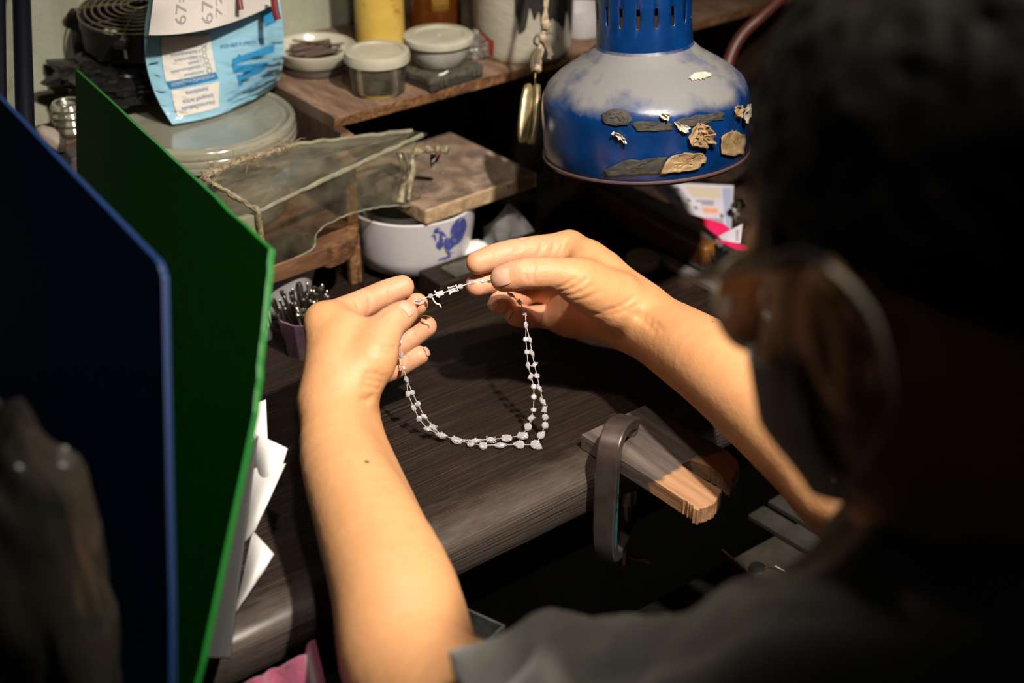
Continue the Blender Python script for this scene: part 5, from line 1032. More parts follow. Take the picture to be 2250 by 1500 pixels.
# clear plastic box near the left elbow
pbx = C(1045, 1392, 0.955); bx2 = thing('clear_box', 'open clear plastic box beside the left elbow', 'box', (pbx[0], pbx[1], pbx[2] - 0.03))
mt_cb = clearplastic('clear_box_plastic', (0.8, 0.82, 0.8), (0.35, 0.38, 0.34), 0.25, 0.08, 50)
a, b_ = C(1108, 1372, 0.955), C(1050, 1408, 0.93); ux = (a - b_); ux[2] = 0; lnx = np.linalg.norm(ux); ux /= lnx; uy = np.array((-ux[1], ux[0], 0)); bc = a - ux * 0.035 + uy * 0.030 - np.array((0, 0, 0.016)); bM = np.stack([ux, uy, np.array((0, 0, 1.))], 1)
for (o_, s_) in (((0.0, -0.030, 0), (0.07, 0.0016, 0.032)), ((0.0, 0.030, 0), (0.07, 0.0016, 0.032)), ((0.0342, 0, 0), (0.0016, 0.0584, 0.032)), ((-0.0342, 0, 0), (0.0016, 0.0584, 0.032))): MB().box(bc + bM @ np.array(o_), s_, bM).build('wall', mt_cb, bx2)
MB().box(bc - np.array((0, 0, 0.0152)), (0.07, 0.06, 0.0016), bM).build('bottom', mt_cb, bx2)
MB().box((bc[0], bc[1], (bc[2] - 0.0165 - 0.165) / 2 - 0.0 ), (0.05, 0.05, abs(-0.165 - (bc[2] - 0.0165)) - 0.0)).build('spacer', mt_cup2, bx2) if False else None
# ------------------------------------------------------------------ the person
def sd_caps(P, a, b, ra, rb):
    ba = b - a; pa = P - a; h = np.clip(pa @ ba / max(ba @ ba, 1e-12), 0, 1)
    d = pa - h[:, None] * ba; return np.sqrt(np.einsum('ij,ij->i', d, d)) - (ra + (rb - ra) * h)
def sd_ell(P, c, M, r):
    q = (P - c) @ M; r = np.array(r); k0 = np.sqrt(((q / r) ** 2).sum(1)) + 1e-9; k1 = np.sqrt(((q / (r * r)) ** 2).sum(1)) + 1e-9
    return k0 * (k0 - 1) / k1
def smin(a, b, k):
    h = np.maximum(k - np.abs(a - b), 0) / k; return np.minimum(a, b) - h * h * k * 0.25
def smax(a, b, k): return -smin(-a, -b, k)
def dense(pts, n=4):
    q = spline([np.append(p, r) for p, r in pts], n); return [(v[:3], v[3]) for v in q]
class Limb:
    # swept round limb made of tapering capsules; pieces far from a batch of points are skipped
    def __init__(s, pts):
        s.a = np.array([p for p, r in pts[:-1]]); b = np.array([p for p, r in pts[1:]]); s.ba = b - s.a; s.l2 = np.maximum((s.ba ** 2).sum(1), 1e-12)
        s.ra = np.array([r for p, r in pts[:-1]]); s.dr = np.array([r for p, r in pts[1:]]) - s.ra
    def far(s, c):
        pa = c - s.a; h = np.clip((pa * s.ba).sum(1) / s.l2, 0, 1); q = pa - h[:, None] * s.ba; return np.sqrt((q * q).sum(1)) - s.ra - h * s.dr
    def __call__(s, P, c, R):
        k = np.nonzero(s.far(c) - R < 0.03)[0] if R < 0.2 else range(len(s.a)); d = None
        if len(P) == 1: return s.far(P[0]).min(keepdims=True)
        for i in k:
            pa = P - s.a[i]; h = np.clip(pa @ s.ba[i] / s.l2[i], 0, 1); pa -= h[:, None] * s.ba[i]; e = np.sqrt(np.einsum('ij,ij->i', pa, pa)) - s.ra[i] - h * s.dr[i]
            d = e if d is None else np.minimum(d, e)
        return np.full(len(P), 0.06) if d is None else d
def J(l, s=0.001):      # [(px,py,depth,radius mm)] -> [(point, radius)]
    return [(C(x, y, d), r * s) for x, y, d, r in l]
def polygonise(f, lo, hi, h):
    # sparse surface nets
    lo = np.array(lo); B = 8; nb = np.ceil((np.array(hi) - lo) / (B * h)).astype(int)
    gi = np.stack(np.meshgrid(*[np.arange(n) for n in nb], indexing='ij'), -1).reshape(-1, 3)
    ctr = lo + (gi + 0.5) * B * h; v = np.concatenate([f(ctr[i:i + 100000]) for i in range(0, len(ctr), 100000)])
    gi = gi[np.abs(v) < B * h * 1.25]
    mor = sum(((gi[:, ax] >> bt) & 1) << (3 * bt + ax) for bt in range(10) for ax in range(3)); gi = gi[np.argsort(mor)]
    o = np.stack(np.meshgrid(*[np.arange(B + 1)] * 3, indexing='ij'), -1).reshape(-1, 3)
    N = nb * B + 2; ids, vert, sgn = [], [], []
    E = [((0, 0, 0), (1, 0, 0)), ((0, 0, 0), (0, 1, 0)), ((0, 0, 0), (0, 0, 1)), ((1, 0, 0), (1, 1, 0)), ((1, 0, 0), (1, 0, 1)), ((0, 1, 0), (1, 1, 0)),
         ((0, 1, 0), (0, 1, 1)), ((0, 0, 1), (1, 0, 1)), ((0, 0, 1), (0, 1, 1)), ((1, 1, 0), (1, 1, 1)), ((1, 0, 1), (1, 1, 1)), ((0, 1, 1), (1, 1, 1))]
    ex = []
    for s0 in range(0, len(gi), 40):
        g = gi[s0:s0 + 40]; pts = lo + (g[:, None, :] * B + o[None]) * h
        val = f(pts.reshape(-1, 3)).reshape(len(g), B + 1, B + 1, B + 1)
        def cor(c): return val[:, c[0]:c[0] + B, c[1]:c[1] + B, c[2]:c[2] + B]
        cs = {c: cor(c) for c in [(i, j, k) for i in (0, 1) for j in (0, 1) for k in (0, 1)]}
        ins = sum((q < 0).astype(int) for q in cs.values()); act = (ins > 0) & (ins < 8)
        bi, i, j, k = np.nonzero(act)
        if len(bi) == 0: continue
        acc = np.zeros((len(bi), 3)); cnt = np.zeros(len(bi))
        for a, b in E:
            va, vb = cs[a][bi, i, j, k], cs[b][bi, i, j, k]; x = (va < 0) != (vb < 0); t = np.where(x, va / np.where(x, va - vb, 1), 0)
            acc += x[:, None] * (np.array(a) + t[:, None] * (np.array(b) - np.array(a))); cnt += x
        cell = g[bi] * B + np.stack([i, j, k], 1)
        vert.append(lo + (cell + acc / cnt[:, None]) * h); ids.append(cell)
        v0 = cs[(0, 0, 0)][bi, i, j, k]
        ex.append(np.stack([np.where((v0 < 0) != (cs[c][bi, i, j, k] < 0), np.where(v0 < 0, 1, -1), 0) for c in ((1, 0, 0), (0, 1, 0), (0, 0, 1))], 1))
    cell = np.concatenate(ids); V = np.concatenate(vert); ex = np.concatenate(ex)
    key = (cell[:, 0] * N[1] + cell[:, 1]) * N[2] + cell[:, 2]; order = np.argsort(key); sk = key[order]
    def look(c):
        q = (c[:, 0] * N[1] + c[:, 1]) * N[2] + c[:, 2]; p = np.clip(np.searchsorted(sk, q), 0, len(sk) - 1); return np.where(sk[p] == q, order[p], -1)
    faces = []
    for ax, (e1, e2) in enumerate((((0, 1, 0), (0, 0, 1)), ((0, 0, 1), (1, 0, 0)), ((1, 0, 0), (0, 1, 0)))):
        m = np.nonzero(ex[:, ax])[0]; c = cell[m]; e1 = np.array(e1); e2 = np.array(e2)
        q = np.stack([m, look(c - e1), look(c - e1 - e2), look(c - e2)], 1); ok = (q >= 0).all(1); q = q[ok]
        fl = ex[m, ax][ok] < 0; q[fl] = q[fl][:, ::-1]; faces.append(q)
    return V, np.concatenate(faces)
def np_mesh(name, V, Fq, mat, parent=None, loc=None):
    L = wloc(parent) if parent is not None else (np.array(loc) if loc is not None else np.zeros(3))
    me = bpy.data.meshes.new(name); me.vertices.add(len(V)); me.vertices.foreach_set('co', (V - L).astype(np.float32).ravel())
    me.loops.add(Fq.size); me.loops.foreach_set('vertex_index', Fq.astype(np.int32).ravel())
    me.polygons.add(len(Fq)); me.polygons.foreach_set('loop_start', (np.arange(len(Fq)) * 4).astype(np.int32))
    me.update(calc_edges=True); me.validate(); me.shade_smooth(); me.materials.append(mat)
    o = bpy.data.objects.new(name, me); COL.objects.link(o)
    if parent is not None: o.parent = parent
    else: o.location = L
    return o

def grooves(P, d, lines):
    if not lines: return d
    c = P.mean(0); R = np.sqrt(((P - c) ** 2).sum(1).max()); near = None
    for pts, sg, amp in lines:
        for a, b in zip(pts[:-1], pts[1:]):
            if sd_caps(c[None], a, b, 0, 0)[0] - R > 0.006: continue
            if near is None: near = np.nonzero(np.abs(d) < 0.008)[0]; d = d.copy(); Q_ = P[near]
            if not len(near): return d
            e = sd_caps(Q_, a, b, 0, 0); d[near] += amp * np.exp(-(e / sg) ** 2)
    return d
def hand_sdf(spec):
    fing = [Limb(dense(J(q))) for q in spec['fingers']]; palm = [Limb(J(q)) for q in spec['palm']]; arm = [Limb(dense(J(q))) for q in spec['arm']]
    thumb = Limb(dense(J(spec['thumb']))); lines = spec.get('lines', [])
    def f(P):
        c = P.mean(0); R = np.sqrt(((P - c) ** 2).sum(1).max()); d = None
        for q in palm:
            e = q(P, c, R); d = e if d is None else smin(d, e, 0.011)
        for q in arm: d = smin(d, q(P, c, R), 0.020)
        r = smin(d, thumb(P, c, R), 0.012)
        for q in fing: r = np.minimum(r, smin(d, q(P, c, R), 0.007))
        return grooves(P, r, lines)
    return f
def ring_line(p, axis, r, a0=0, a1=2 * math.pi, n=10, ref=(0, 0, 1)):
    M = axis_matrix(axis, ref); return [p + r * (math.cos(a) * M[:, 0] + math.sin(a) * M[:, 1]) for a in np.linspace(a0, a1, n)]
def front_line(pts, depth_off=0):   # polyline given as (px,py,depth)
    return [C(x, y, d) for x, y, d in pts]

LEFT = dict(
    fingers=[
        [(714, 708, 1.045, 13.2), (795, 668, 1.075, 10.4), (852, 642, 1.085, 9.6), (884, 630, 1.088, 8.6)],
        [(732, 745, 1.065, 12.5), (822, 716, 1.095, 10.0), (884, 688, 1.098, 9.2), (916, 668, 1.095, 8.3)],
        [(752, 785, 1.080, 12.0), (845, 772, 1.110, 9.8), (902, 738, 1.115, 9.2), (935, 717, 1.115, 8.4)],
        [(775, 822, 1.090, 11.0), (850, 815, 1.115, 8.8), (894, 794, 1.118, 8.2), (920, 781, 1.118, 7.4)]],
    thumb=[(768, 850, 1.020, 16.0), (824, 776, 1.024, 13.8), (852, 718, 1.036, 11.6), (872, 700, 1.044, 11.0), (889, 688, 1.052, 9.4)],
    palm=[[(728, 872, 1.020, 18.0), (714, 708, 1.045, 13.4)], [(742, 872, 1.030, 15.0), (732, 745, 1.065, 12.6)],
          [(754, 872, 1.040, 14.0), (752, 785, 1.080, 12.0)], [(766, 872, 1.045, 13.0), (775, 822, 1.090, 11.0)],
          [(735, 800, 1.022, 17.0), (758, 722, 1.036, 12.5)], [(748, 718, 1.044, 9.0), (800, 742, 1.034, 9.5)],
          [(775, 850, 1.022, 15.0), (815, 800, 1.024, 14.5)]],
    arm=[[(730, 892, 1.015, 20.0), (744, 1000, 0.985, 25.5), (806, 1150, 0.940, 32.5), (866, 1300, 0.895, 37.5), (905, 1480, 0.855, 38.0), (1080, 1600, 0.800, 44.0), (1400, 1630, 0.71, 48)],
         [(756, 892, 1.045, 17.0), (855, 1200, 0.965, 28.0), (930, 1480, 0.880, 33.0)]])
RIGHT = dict(
    fingers=[
        [(1250, 545, 1.135, 12.6), (1143, 553, 1.118, 10.4), (1092, 563, 1.112, 9.8), (1050, 577, 1.106, 8.8)],
        [(1262, 592, 1.150, 12.4), (1150, 600, 1.135, 10.0), (1092, 610, 1.124, 9.6), (1048, 626, 1.118, 8.8)],
        [(1250, 650, 1.165, 12.0), (1178, 638, 1.172, 9.8), (1128, 656, 1.150, 9.0), (1098, 664, 1.124, 8.4)],
        [(1245, 700, 1.165, 11.6), (1190, 695, 1.170, 9.2), (1156, 697, 1.150, 8.4), (1132, 694, 1.126, 7.6)]],
    thumb=[(1345, 662, 1.098, 18.0), (1250, 607, 1.076, 12.4), (1166, 600, 1.070, 11.4), (1132, 606, 1.072, 11.2), (1108, 611, 1.075, 10.0)],
    palm=[[(1390, 668, 1.118, 18.0), (1325, 597, 1.122, 16.5), (1252, 548, 1.135, 12.8)], [(1388, 684, 1.128, 15.0), (1262, 592, 1.150, 12.4)],
          [(1388, 698, 1.132, 15.0), (1250, 650, 1.165, 12.5)], [(1386, 706, 1.132, 13.5), (1245, 698, 1.165, 12.4)],
          [(1350, 708, 1.120, 14.5), (1265, 702, 1.156, 12.5)], [(1288, 566, 1.120, 12.0), (1282, 602, 1.095, 11.0)],
          [(1350, 655, 1.098, 19.0), (1275, 622, 1.082, 14.5)]],
    arm=[[(1396, 690, 1.122, 20.5), (1470, 735, 1.090, 24.5), (1560, 792, 1.045, 28.0), (1680, 884, 1.000, 31.5), (1800, 988, 0.960, 34.0), (1890, 1072, 0.935, 34.0), (2200, 1060, 0.88, 40), (2700, 1000, 0.80, 46)],
         [(1404, 706, 1.136, 17.5), (1650, 880, 1.030, 26.0), (1880, 1075, 0.950, 30.0)]])
def trace(f, px, py, d0=0.95, d1=1.35):
    # first point of a body surface along a view ray
    r = ray(px, py); t = d0
    for _ in range(90):
        e = float(f((CO + r * t)[None])[0])
        if e < 0.00008: return CO + r * t
        t += max(e * 0.85, 0.00005)
        if t > d1: return None
    return CO + r * t
def creases(spec, lst):
    f = hand_sdf(spec); out = []
    for pts, sg, amp in lst:
        q = [trace(f, *p) for p in pts]; q = [p for p in q if p is not None]
        if len(q) > 1: out.append((q, sg * 0.001, amp * 0.001))
    spec['lines'] = out
creases(LEFT, [([(853, 621), (857, 638), (858, 658)], 1.4, 0.8), ([(809, 648), (813, 664), (812, 682)], 1.6, 0.7), ([(781, 662), (788, 675), (795, 692)], 2.0, 1.1),
    ([(836, 690), (846, 682), (858, 680)], 1.3, 0.7), ([(832, 697), (844, 690), (857, 687)], 1.2, 0.6), ([(843, 704), (852, 696), (864, 693)], 1.2, 0.5),
    ([(846, 761), (858, 764), (868, 764)], 1.5, 0.9), ([(840, 773), (855, 775), (864, 772)], 1.3, 0.6), ([(806, 820), (824, 822), (842, 828)], 1.6, 0.8), ([(804, 834), (822, 836), (840, 841)], 1.6, 0.9),
    ([(798, 847), (816, 850), (832, 853)], 1.5, 0.8), ([(795, 878), (806, 880), (818, 872)], 2.2, 1.6), ([(905, 722), (908, 735), (907, 748)], 1.3, 0.5), ([(893, 785), (896, 795), (896, 806)], 1.2, 0.4)])
creases(RIGHT, [([(1086, 545), (1090, 560), (1091, 582)], 1.3, 0.8), ([(1138, 532), (1143, 548), (1142, 572)], 1.3, 0.9), ([(1133, 536), (1134, 552), (1132, 574)], 1.1, 0.6),
    ([(1197, 524), (1193, 535), (1190, 545), (1186, 555), (1182, 563)], 1.7, 0.8), ([(1221, 526), (1218, 537), (1215, 548), (1211, 560)], 1.7, 0.9), ([(1244, 528), (1240, 537), (1236, 546), (1231, 557)], 1.7, 0.8),
    ([(1149, 578), (1156, 590), (1154, 604), (1160, 618)], 1.2, 0.9), ([(1161, 570), (1164, 586), (1162, 600)], 1.1, 0.6), ([(1171, 568), (1174, 588), (1171, 606), (1172, 620)], 1.2, 0.8), ([(1156, 582), (1168, 596), (1166, 612)], 1.0, 0.5),
    ([(1226, 632), (1248, 623), (1264, 612)], 1.5, 0.8), ([(1230, 641), (1260, 632), (1288, 614)], 1.5, 0.9), ([(1240, 649), (1274, 642), (1300, 626)], 1.4, 0.7), ([(1262, 660), (1296, 652), (1318, 640)], 1.4, 0.6),
    ([(1328, 684), (1345, 680), (1362, 674), (1378, 664), (1394, 652)], 1.8, 0.8), ([(1338, 691), (1356, 688), (1374, 682), (1388, 676), (1400, 668)], 1.6, 0.6), ([(1390, 688), (1401, 694), (1412, 702), (1426, 714), (1440, 728)], 2.4, 0.8), ([(1402, 684), (1415, 691), (1428, 700), (1442, 712), (1456, 726)], 2.2, 0.5),
    ([(1069, 601), (1073, 620), (1070, 642)], 1.1, 0.5), ([(1230, 650), (1231, 690), (1233, 734)], 1.4, 1.3), ([(1190, 668), (1194, 690), (1188, 714)], 1.3, 0.8), ([(1236, 652), (1250, 664), (1264, 676), (1280, 686), (1300, 690), (1320, 690)], 2.0, 0.8)])
mt_skin, nt, b = _new('skin')
at = nt.nodes.new('ShaderNodeAttribute'); at.attribute_name = 'palm'
vv = coords(nt); n1 = noise(nt, vv, 55, 4); n2 = noise(nt, vv, 700, 3); n3 = noise(nt, vv, 160, 5)
base = mixc(nt, at.outputs['Fac'], (0.55, 0.285, 0.13), (0.63, 0.32, 0.205))
base = mixc(nt, ramp(nt, n1, [(0.35, 0.0), (0.7, 0.5)]), base, (0.50, 0.23, 0.10))
base = mixc(nt, ramp(nt, n2, [(0.25, 0.25), (0.45, 0.0)]), base, (0.36, 0.17, 0.09))
nt.links.new(base, b.inputs['Base Color']); setp(b, rough=0.52, spec=0.35, sss=0.12)
b.inputs['Subsurface Radius'].default_value = (1.0, 0.35, 0.18); b.inputs['Subsurface Scale'].default_value = 0.004
hmix = nt.nodes.new('ShaderNodeMath'); hmix.operation = 'MULTIPLY_ADD'; nt.links.new(n2, hmix.inputs[0]); hmix.inputs[1].default_value = 0.35; nt.links.new(n3, hmix.inputs[2])
bump(nt, b, hmix.outputs[0], 0.35, 0.0012)

# torso and head frames
def K(x, u, d): return CO + x * CR + u * CU + d * CF         # camera-aligned metres
SL, SR = C(1800, 1745, 0.58), K(0.46, -0.06, 0.74)
UPW = np.array((0, 0, 1.0)); face_h = -0.45 * CR + 0.89 * HF
MID = (SL + SR) / 2; NECK = MID + 0.065 * UPW + 0.03 * face_h
hf = -0.43 * CR - 0.03 * CU + 0.90 * CF; hf /= np.linalg.norm(hf)
hl = np.cross(UPW, hf); hl /= np.linalg.norm(hl); hu = np.cross(hf, hl)
HM = np.stack([hf, hl, hu], 1)
HC = C(1835, 740, 0.53) - HM @ np.array((-0.010, 0.080, -0.012))      # set from where the left ear is
def hp(a, b_, c): return HC + a * hf + b_ * hl + c * hu       # head frame: forward, left, up
PELV = MID - 0.46 * UPW - 0.16 * face_h
def body_sdf(P):
    d = sd_ell(P, hp(-0.008, 0, 0.022), HM, (0.096, 0.075, 0.086))
    d = smin(d, sd_ell(P, hp(0.028, 0, -0.038), HM, (0.064, 0.058, 0.060)), 0.03)
    d = smin(d, sd_caps(P, hp(0.066, 0, -0.086), hp(0.015, 0.044, -0.056), 0.017, 0.014), 0.03)
    d = smin(d, sd_caps(P, hp(0.066, 0, -0.086), hp(0.015, -0.044, -0.056), 0.017, 0.014), 0.03)
    d = smin(d, sd_caps(P, hp(0.088, 0, 0.005), hp(0.112, 0, -0.038), 0.007, 0.0125), 0.012)            # nose
    d = smin(d, sd_caps(P, hp(0.080, 0.035, 0.018), hp(0.080, -0.035, 0.018), 0.010, 0.010), 0.02)      # brow
    for s_ in (-1, 1):
        d = smin(d, sd_ell(P, hp(0.062, 0.042 * s_, -0.035), HM, (0.022, 0.020, 0.022)), 0.02)          # cheek
        d = smax(d, -sd_ell(P, hp(0.098, 0.032 * s_, -0.004), HM, (0.014, 0.018, 0.011)), 0.01)         # eye socket
        ear = sd_ell(P, hp(-0.012, 0.079 * s_, -0.014), HM, (0.019, 0.008, 0.031))
        ear = smax(ear, -sd_ell(P, hp(-0.008, 0.088 * s_, -0.010), HM, (0.010, 0.006, 0.020)), 0.004)
        d = smin(d, ear, 0.006)
    d = smin(d, sd_caps(P, hp(0.086, 0.021, -0.062), hp(0.086, -0.021, -0.062), 0.008, 0.008), 0.006)   # lips
    d = smax(d, -sd_caps(P, hp(0.096, 0.021, -0.062), hp(0.096, -0.021, -0.062), 0.002, 0.002), 0.004)
    d = smin(d, sd_caps(P, hp(-0.035, -0.012, -0.05), NECK + 0.02 * CR, 0.048, 0.054), 0.03)
    d = smin(d, sd_caps(P, NECK, SL, 0.055, 0.052), 0.04); d = smin(d, sd_caps(P, NECK, SR, 0.055, 0.052), 0.04)
    d = smin(d, sd_caps(P, MID - 0.10 * UPW, PELV, 0.125, 0.125), 0.08)
    d = smin(d, sd_caps(P, SL, C(1080, 1600, 0.80), 0.052, 0.043), 0.05)
    d = smin(d, sd_caps(P, SR, C(1890, 1072, 0.935), 0.052, 0.034), 0.05)
    return d
def shirt_sdf(P):
    A, B = SL, C(1030, 1610, 0.815); ax = (B - A) / np.linalg.norm(B - A)
    t = (P - A) @ ax; fold = 0.004 * np.sin(t * 60 + 22 * vnoise(P * 11)) * np.clip((t - 0.03) / 0.1, 0, 1) + 0.022 * vnoise(P * np.array((15, 26, 20))) + 0.009 * vnoise(P * 38)
    sl = sd_caps(P, A, B, 0.061, 0.050); cuff = C(1225, 1450, 0.77)
    sl = smax(sl, (P - cuff) @ (0.9 * ax - 0.2 * UPW), 0.004)
    ax2 = C(1890, 1072, 0.935) - SR; L2 = np.linalg.norm(ax2); ax2 = ax2 / L2
    sr = sd_caps(P, SR, SR + ax2 * 0.26, 0.068, 0.060); sr = smax(sr, (P - (SR + ax2 * 0.20)) @ ax2, 0.004)
    tr = smin(sd_caps(P, NECK - 0.02 * UPW, SL, 0.064, 0.060), sd_caps(P, NECK - 0.02 * UPW, SR, 0.064, 0.060), 0.04)
    d = smin(tr, sd_caps(P, MID - 0.10 * UPW, PELV, 0.142, 0.150), 0.08)
    d = smin(smin(d, sl, 0.03), sr, 0.03) + fold - 0.006
    nd = HC - NECK; nd /= np.linalg.norm(nd)
    col = sd_caps(P, NECK, NECK + nd * 0.062, 0.072, 0.068); d = smin(d, col, 0.015)
    cut = np.maximum(sd_caps(P, NECK + nd * 0.05, NECK + nd * 0.2, 0.085, 0.085), -(P - (NECK + nd * 0.050)) @ nd); d = smax(d, -cut, 0.006)
    return d
def hair_sdf(P):
    d = sd_ell(P, hp(-0.014, 0, 0.030), HM, (0.101, 0.080, 0.099)) + 0.008 * vnoise(P * 45) + 0.006 * vnoise(P * 120)
    q = (P - HC) @ HM                                             # leave face, ears and nape free
    face = np.maximum(-(q[:, 0] - 0.050), q[:, 2] - 0.066)
    low = 0.012 + 0.85 * np.minimum(q[:, 0] + 0.022, 0) - q[:, 2]
    return smax(smax(d, -face, 0.008), low, 0.006)
def trouser_sdf(P):
    d = sd_caps(P, PELV + 0.06 * UPW, PELV, 0.150, 0.150); s_ = np.cross(face_h, UPW)
    for k in (-1, 1):
        hip = PELV + 0.09 * k * s_ - 0.03 * UPW; kn = hip + 0.40 * face_h + 0.10 * k * s_ - 0.10 * UPW
        d = smin(d, sd_caps(P, hip, kn, 0.085, 0.062), 0.05); d = smin(d, sd_caps(P, kn, kn - 0.06 * face_h - 0.34 * UPW, 0.060, 0.05), 0.03)
    return d
def ctr_lohi(pts, pad): a = np.array(pts); return a.min(0) - pad, a.max(0) + pad

person = thing('person', 'person in dark green shirt, face mask and eyeglasses holding the necklace in both hands', 'person', PELV)
Vs, Fs, Pm = [], [], []; n0 = 0
def palmness(V, spec):
    # the palm side of hands is pinker: weight falls off from finger pads and palm
    w_ = np.zeros(len(V))
    for q in spec['fingers'] + [spec['thumb'][2:]]:
        for p, r in J(q)[1:]: w_ = np.maximum(w_, np.exp(-(np.linalg.norm(V - p, axis=1) / 0.026) ** 2))
    return w_
for spec, box in ((LEFT, [(640, 590, 0.99), (980, 590, 1.15), (640, 900, 0.99), (980, 900, 1.15), (640, 1500, 0.80), (1180, 1640, 0.76), (760, 1640, 0.80), (640, 1400, 0.93)]),
                  (RIGHT, [(1000, 480, 1.05), (1000, 780, 1.05), (1440, 480, 1.2), (1440, 780, 1.2), (2060, 1160, 0.88), (2060, 1000, 0.92), (1800, 1200, 0.92)])):
    lo_, hi_ = ctr_lohi([C(*q) for q in box], 0.012)
    V, Fq = polygonise(hand_sdf(spec), lo_, hi_, 0.00125)
    Vs.append(V); Fs.append(Fq + n0); n0 += len(V); Pm.append(palmness(V, spec))
lo_, hi_ = ctr_lohi([SL, SR, HC, PELV, C(1030, 1610, 0.8)], 0.2)
V, Fq = polygonise(body_sdf, lo_, hi_, 0.0045)
# keep the coarse mesh off the finely modelled forearms (inside the sleeves they overlap)
Vs.append(V); Fs.append(Fq + n0); Pm.append(np.zeros(len(V)))
body = np_mesh('body', np.concatenate(Vs), np.concatenate(Fs), mt_skin, person)
a_ = body.data.attributes.new('palm', 'FLOAT', 'POINT'); a_.data.foreach_set('value', np.concatenate(Pm).astype(np.float32))

mt_shirt = noisy('shirt_cloth', [(0.35, (0.105, 0.105, 0.090)), (0.7, (0.155, 0.150, 0.136))], scale=40, rough=0.9, bmp=0.35, bscale=900, bdist=0.0006, sheen=0.25)
V, Fq = polygonise(shirt_sdf, lo_, hi_, 0.0045); o = np_mesh('shirt', V, Fq, mt_shirt, person); o['label'] = 'dark green short sleeved shirt'
mt_hair = noisy('black_hair', [(0.3, (0.004, 0.0035, 0.003)), (0.7, (0.009, 0.008, 0.007))], scale=60, stretch=(1, 1, 1), rough=0.5, bmp=0.6, bscale=260, bdist=0.002, spec=0.08)
lo_, hi_ = ctr_lohi([HC], 0.14); V, Fq = polygonise(hair_sdf, lo_, hi_, 0.003); o = np_mesh('hair', V, Fq, mt_hair, person); o['label'] = 'short black hair'
lo_, hi_ = ctr_lohi([PELV, PELV + 0.45 * face_h], 0.3); lo_ = lo_ - np.array((0, 0, 0.35))
V, Fq = polygonise(trouser_sdf, lo_, hi_, 0.012); np_mesh('trousers', V, Fq, flat('dark_trousers', (0.02, 0.02, 0.025), rough=0.9), person)
mt_eye = flat('eye_white', (0.7, 0.68, 0.64), rough=0.2); mt_iris = flat('iris', (0.02, 0.012, 0.008), rough=0.2)
for s_ in (-1, 1):
    e = MB().lathe([(0.0115 * math.sin(a), 0.0115 * math.cos(a)) for a in np.linspace(0.001, math.pi - 0.001, 10)], 14, hp(0.079, 0.032 * s_, -0.004), axis_matrix(hf)).build('eye', mt_eye, person, smooth=True)
    MB().lathe([(0.0055, 0.0102), (0.003, 0.0117), (0.0002, 0.0119)], 12, hp(0.079, 0.032 * s_, -0.004), axis_matrix(hf)).build('iris', mt_iris, e, smooth=True)
# fingernails
mt_nail = flat('fingernail', (0.62, 0.37, 0.27), rough=0.32, spec=0.5, coat=0.2)
def nail(c, n_, along, wid, ln, rad):
    # curved plate: c centre on skin, n_ outward, along towards the tip
    n_ = np.array(n_) / np.linalg.norm(n_); t = np.array(along) - n_ * (np.array(along) @ n_); t /= np.linalg.norm(t); s = np.cross(n_, t)
    def fn(u, v):
        a = (u - 0.5) * wid / rad; e = (v - 0.5) * ln; sq = 1 - 0.22 * max(0, abs(v - 0.5) - 0.25) * 4 * 0.6
        a *= sq; return np.array(c) + s * rad * math.sin(a) + n_ * (rad * (math.cos(a) - 1) + 0.0004 - 0.9 * e * e / 0.03) + t * e
    MB().grid(fn, 10, 8, 0.0006).build('fingernail', mt_nail, person, smooth=True)

def nail_at(spec, px, py, tip_px, wid, ln, rad):
    f = hand_sdf(spec); p = trace(f, px, py); e = 0.0012
    g = np.array([float(f((p + d)[None])[0] - f((p - d)[None])[0]) for d in np.eye(3) * e]); q = trace(f, *tip_px)
    q = p + (C(*tip_px, (p - CO) @ CF) - p) if q is None else q
    nail(p, g, q - p, wid, ln, rad)
nail_at(RIGHT, 1101, 609, (1084, 613), 0.0118, 0.0125, 0.0098)
nail_at(LEFT, 896, 675, (908, 664), 0.0110, 0.0118, 0.0092)
nail_at(RIGHT, 1081, 668, (1078, 676), 0.0085, 0.0080, 0.0075)
nail_at(RIGHT, 1115, 688, (1112, 697), 0.0080, 0.0080, 0.0070)
nail_at(LEFT, 938, 771, (944, 768), 0.0070, 0.0062, 0.0064)

mt_mole = flat('mole', (0.10, 0.05, 0.03), rough=0.6)
for sp_c, x, y, r_ in ((RIGHT, 1566, 707, 0.0010), (LEFT, 806, 1014, 0.0022)):
    f_ = hand_sdf(sp_c); p = trace(f_, x, y, 0.85); g = np.array([float(f_((p + d)[None])[0] - f_((p - d)[None])[0]) for d in np.eye(3) * 0.001])
    MB().lathe([(0.0001, 0.0003), (r_ * 0.6, 0.0002), (r_, -0.0004)], 10, p, axis_matrix(g)).build('mole', mt_mole, person, smooth=True)
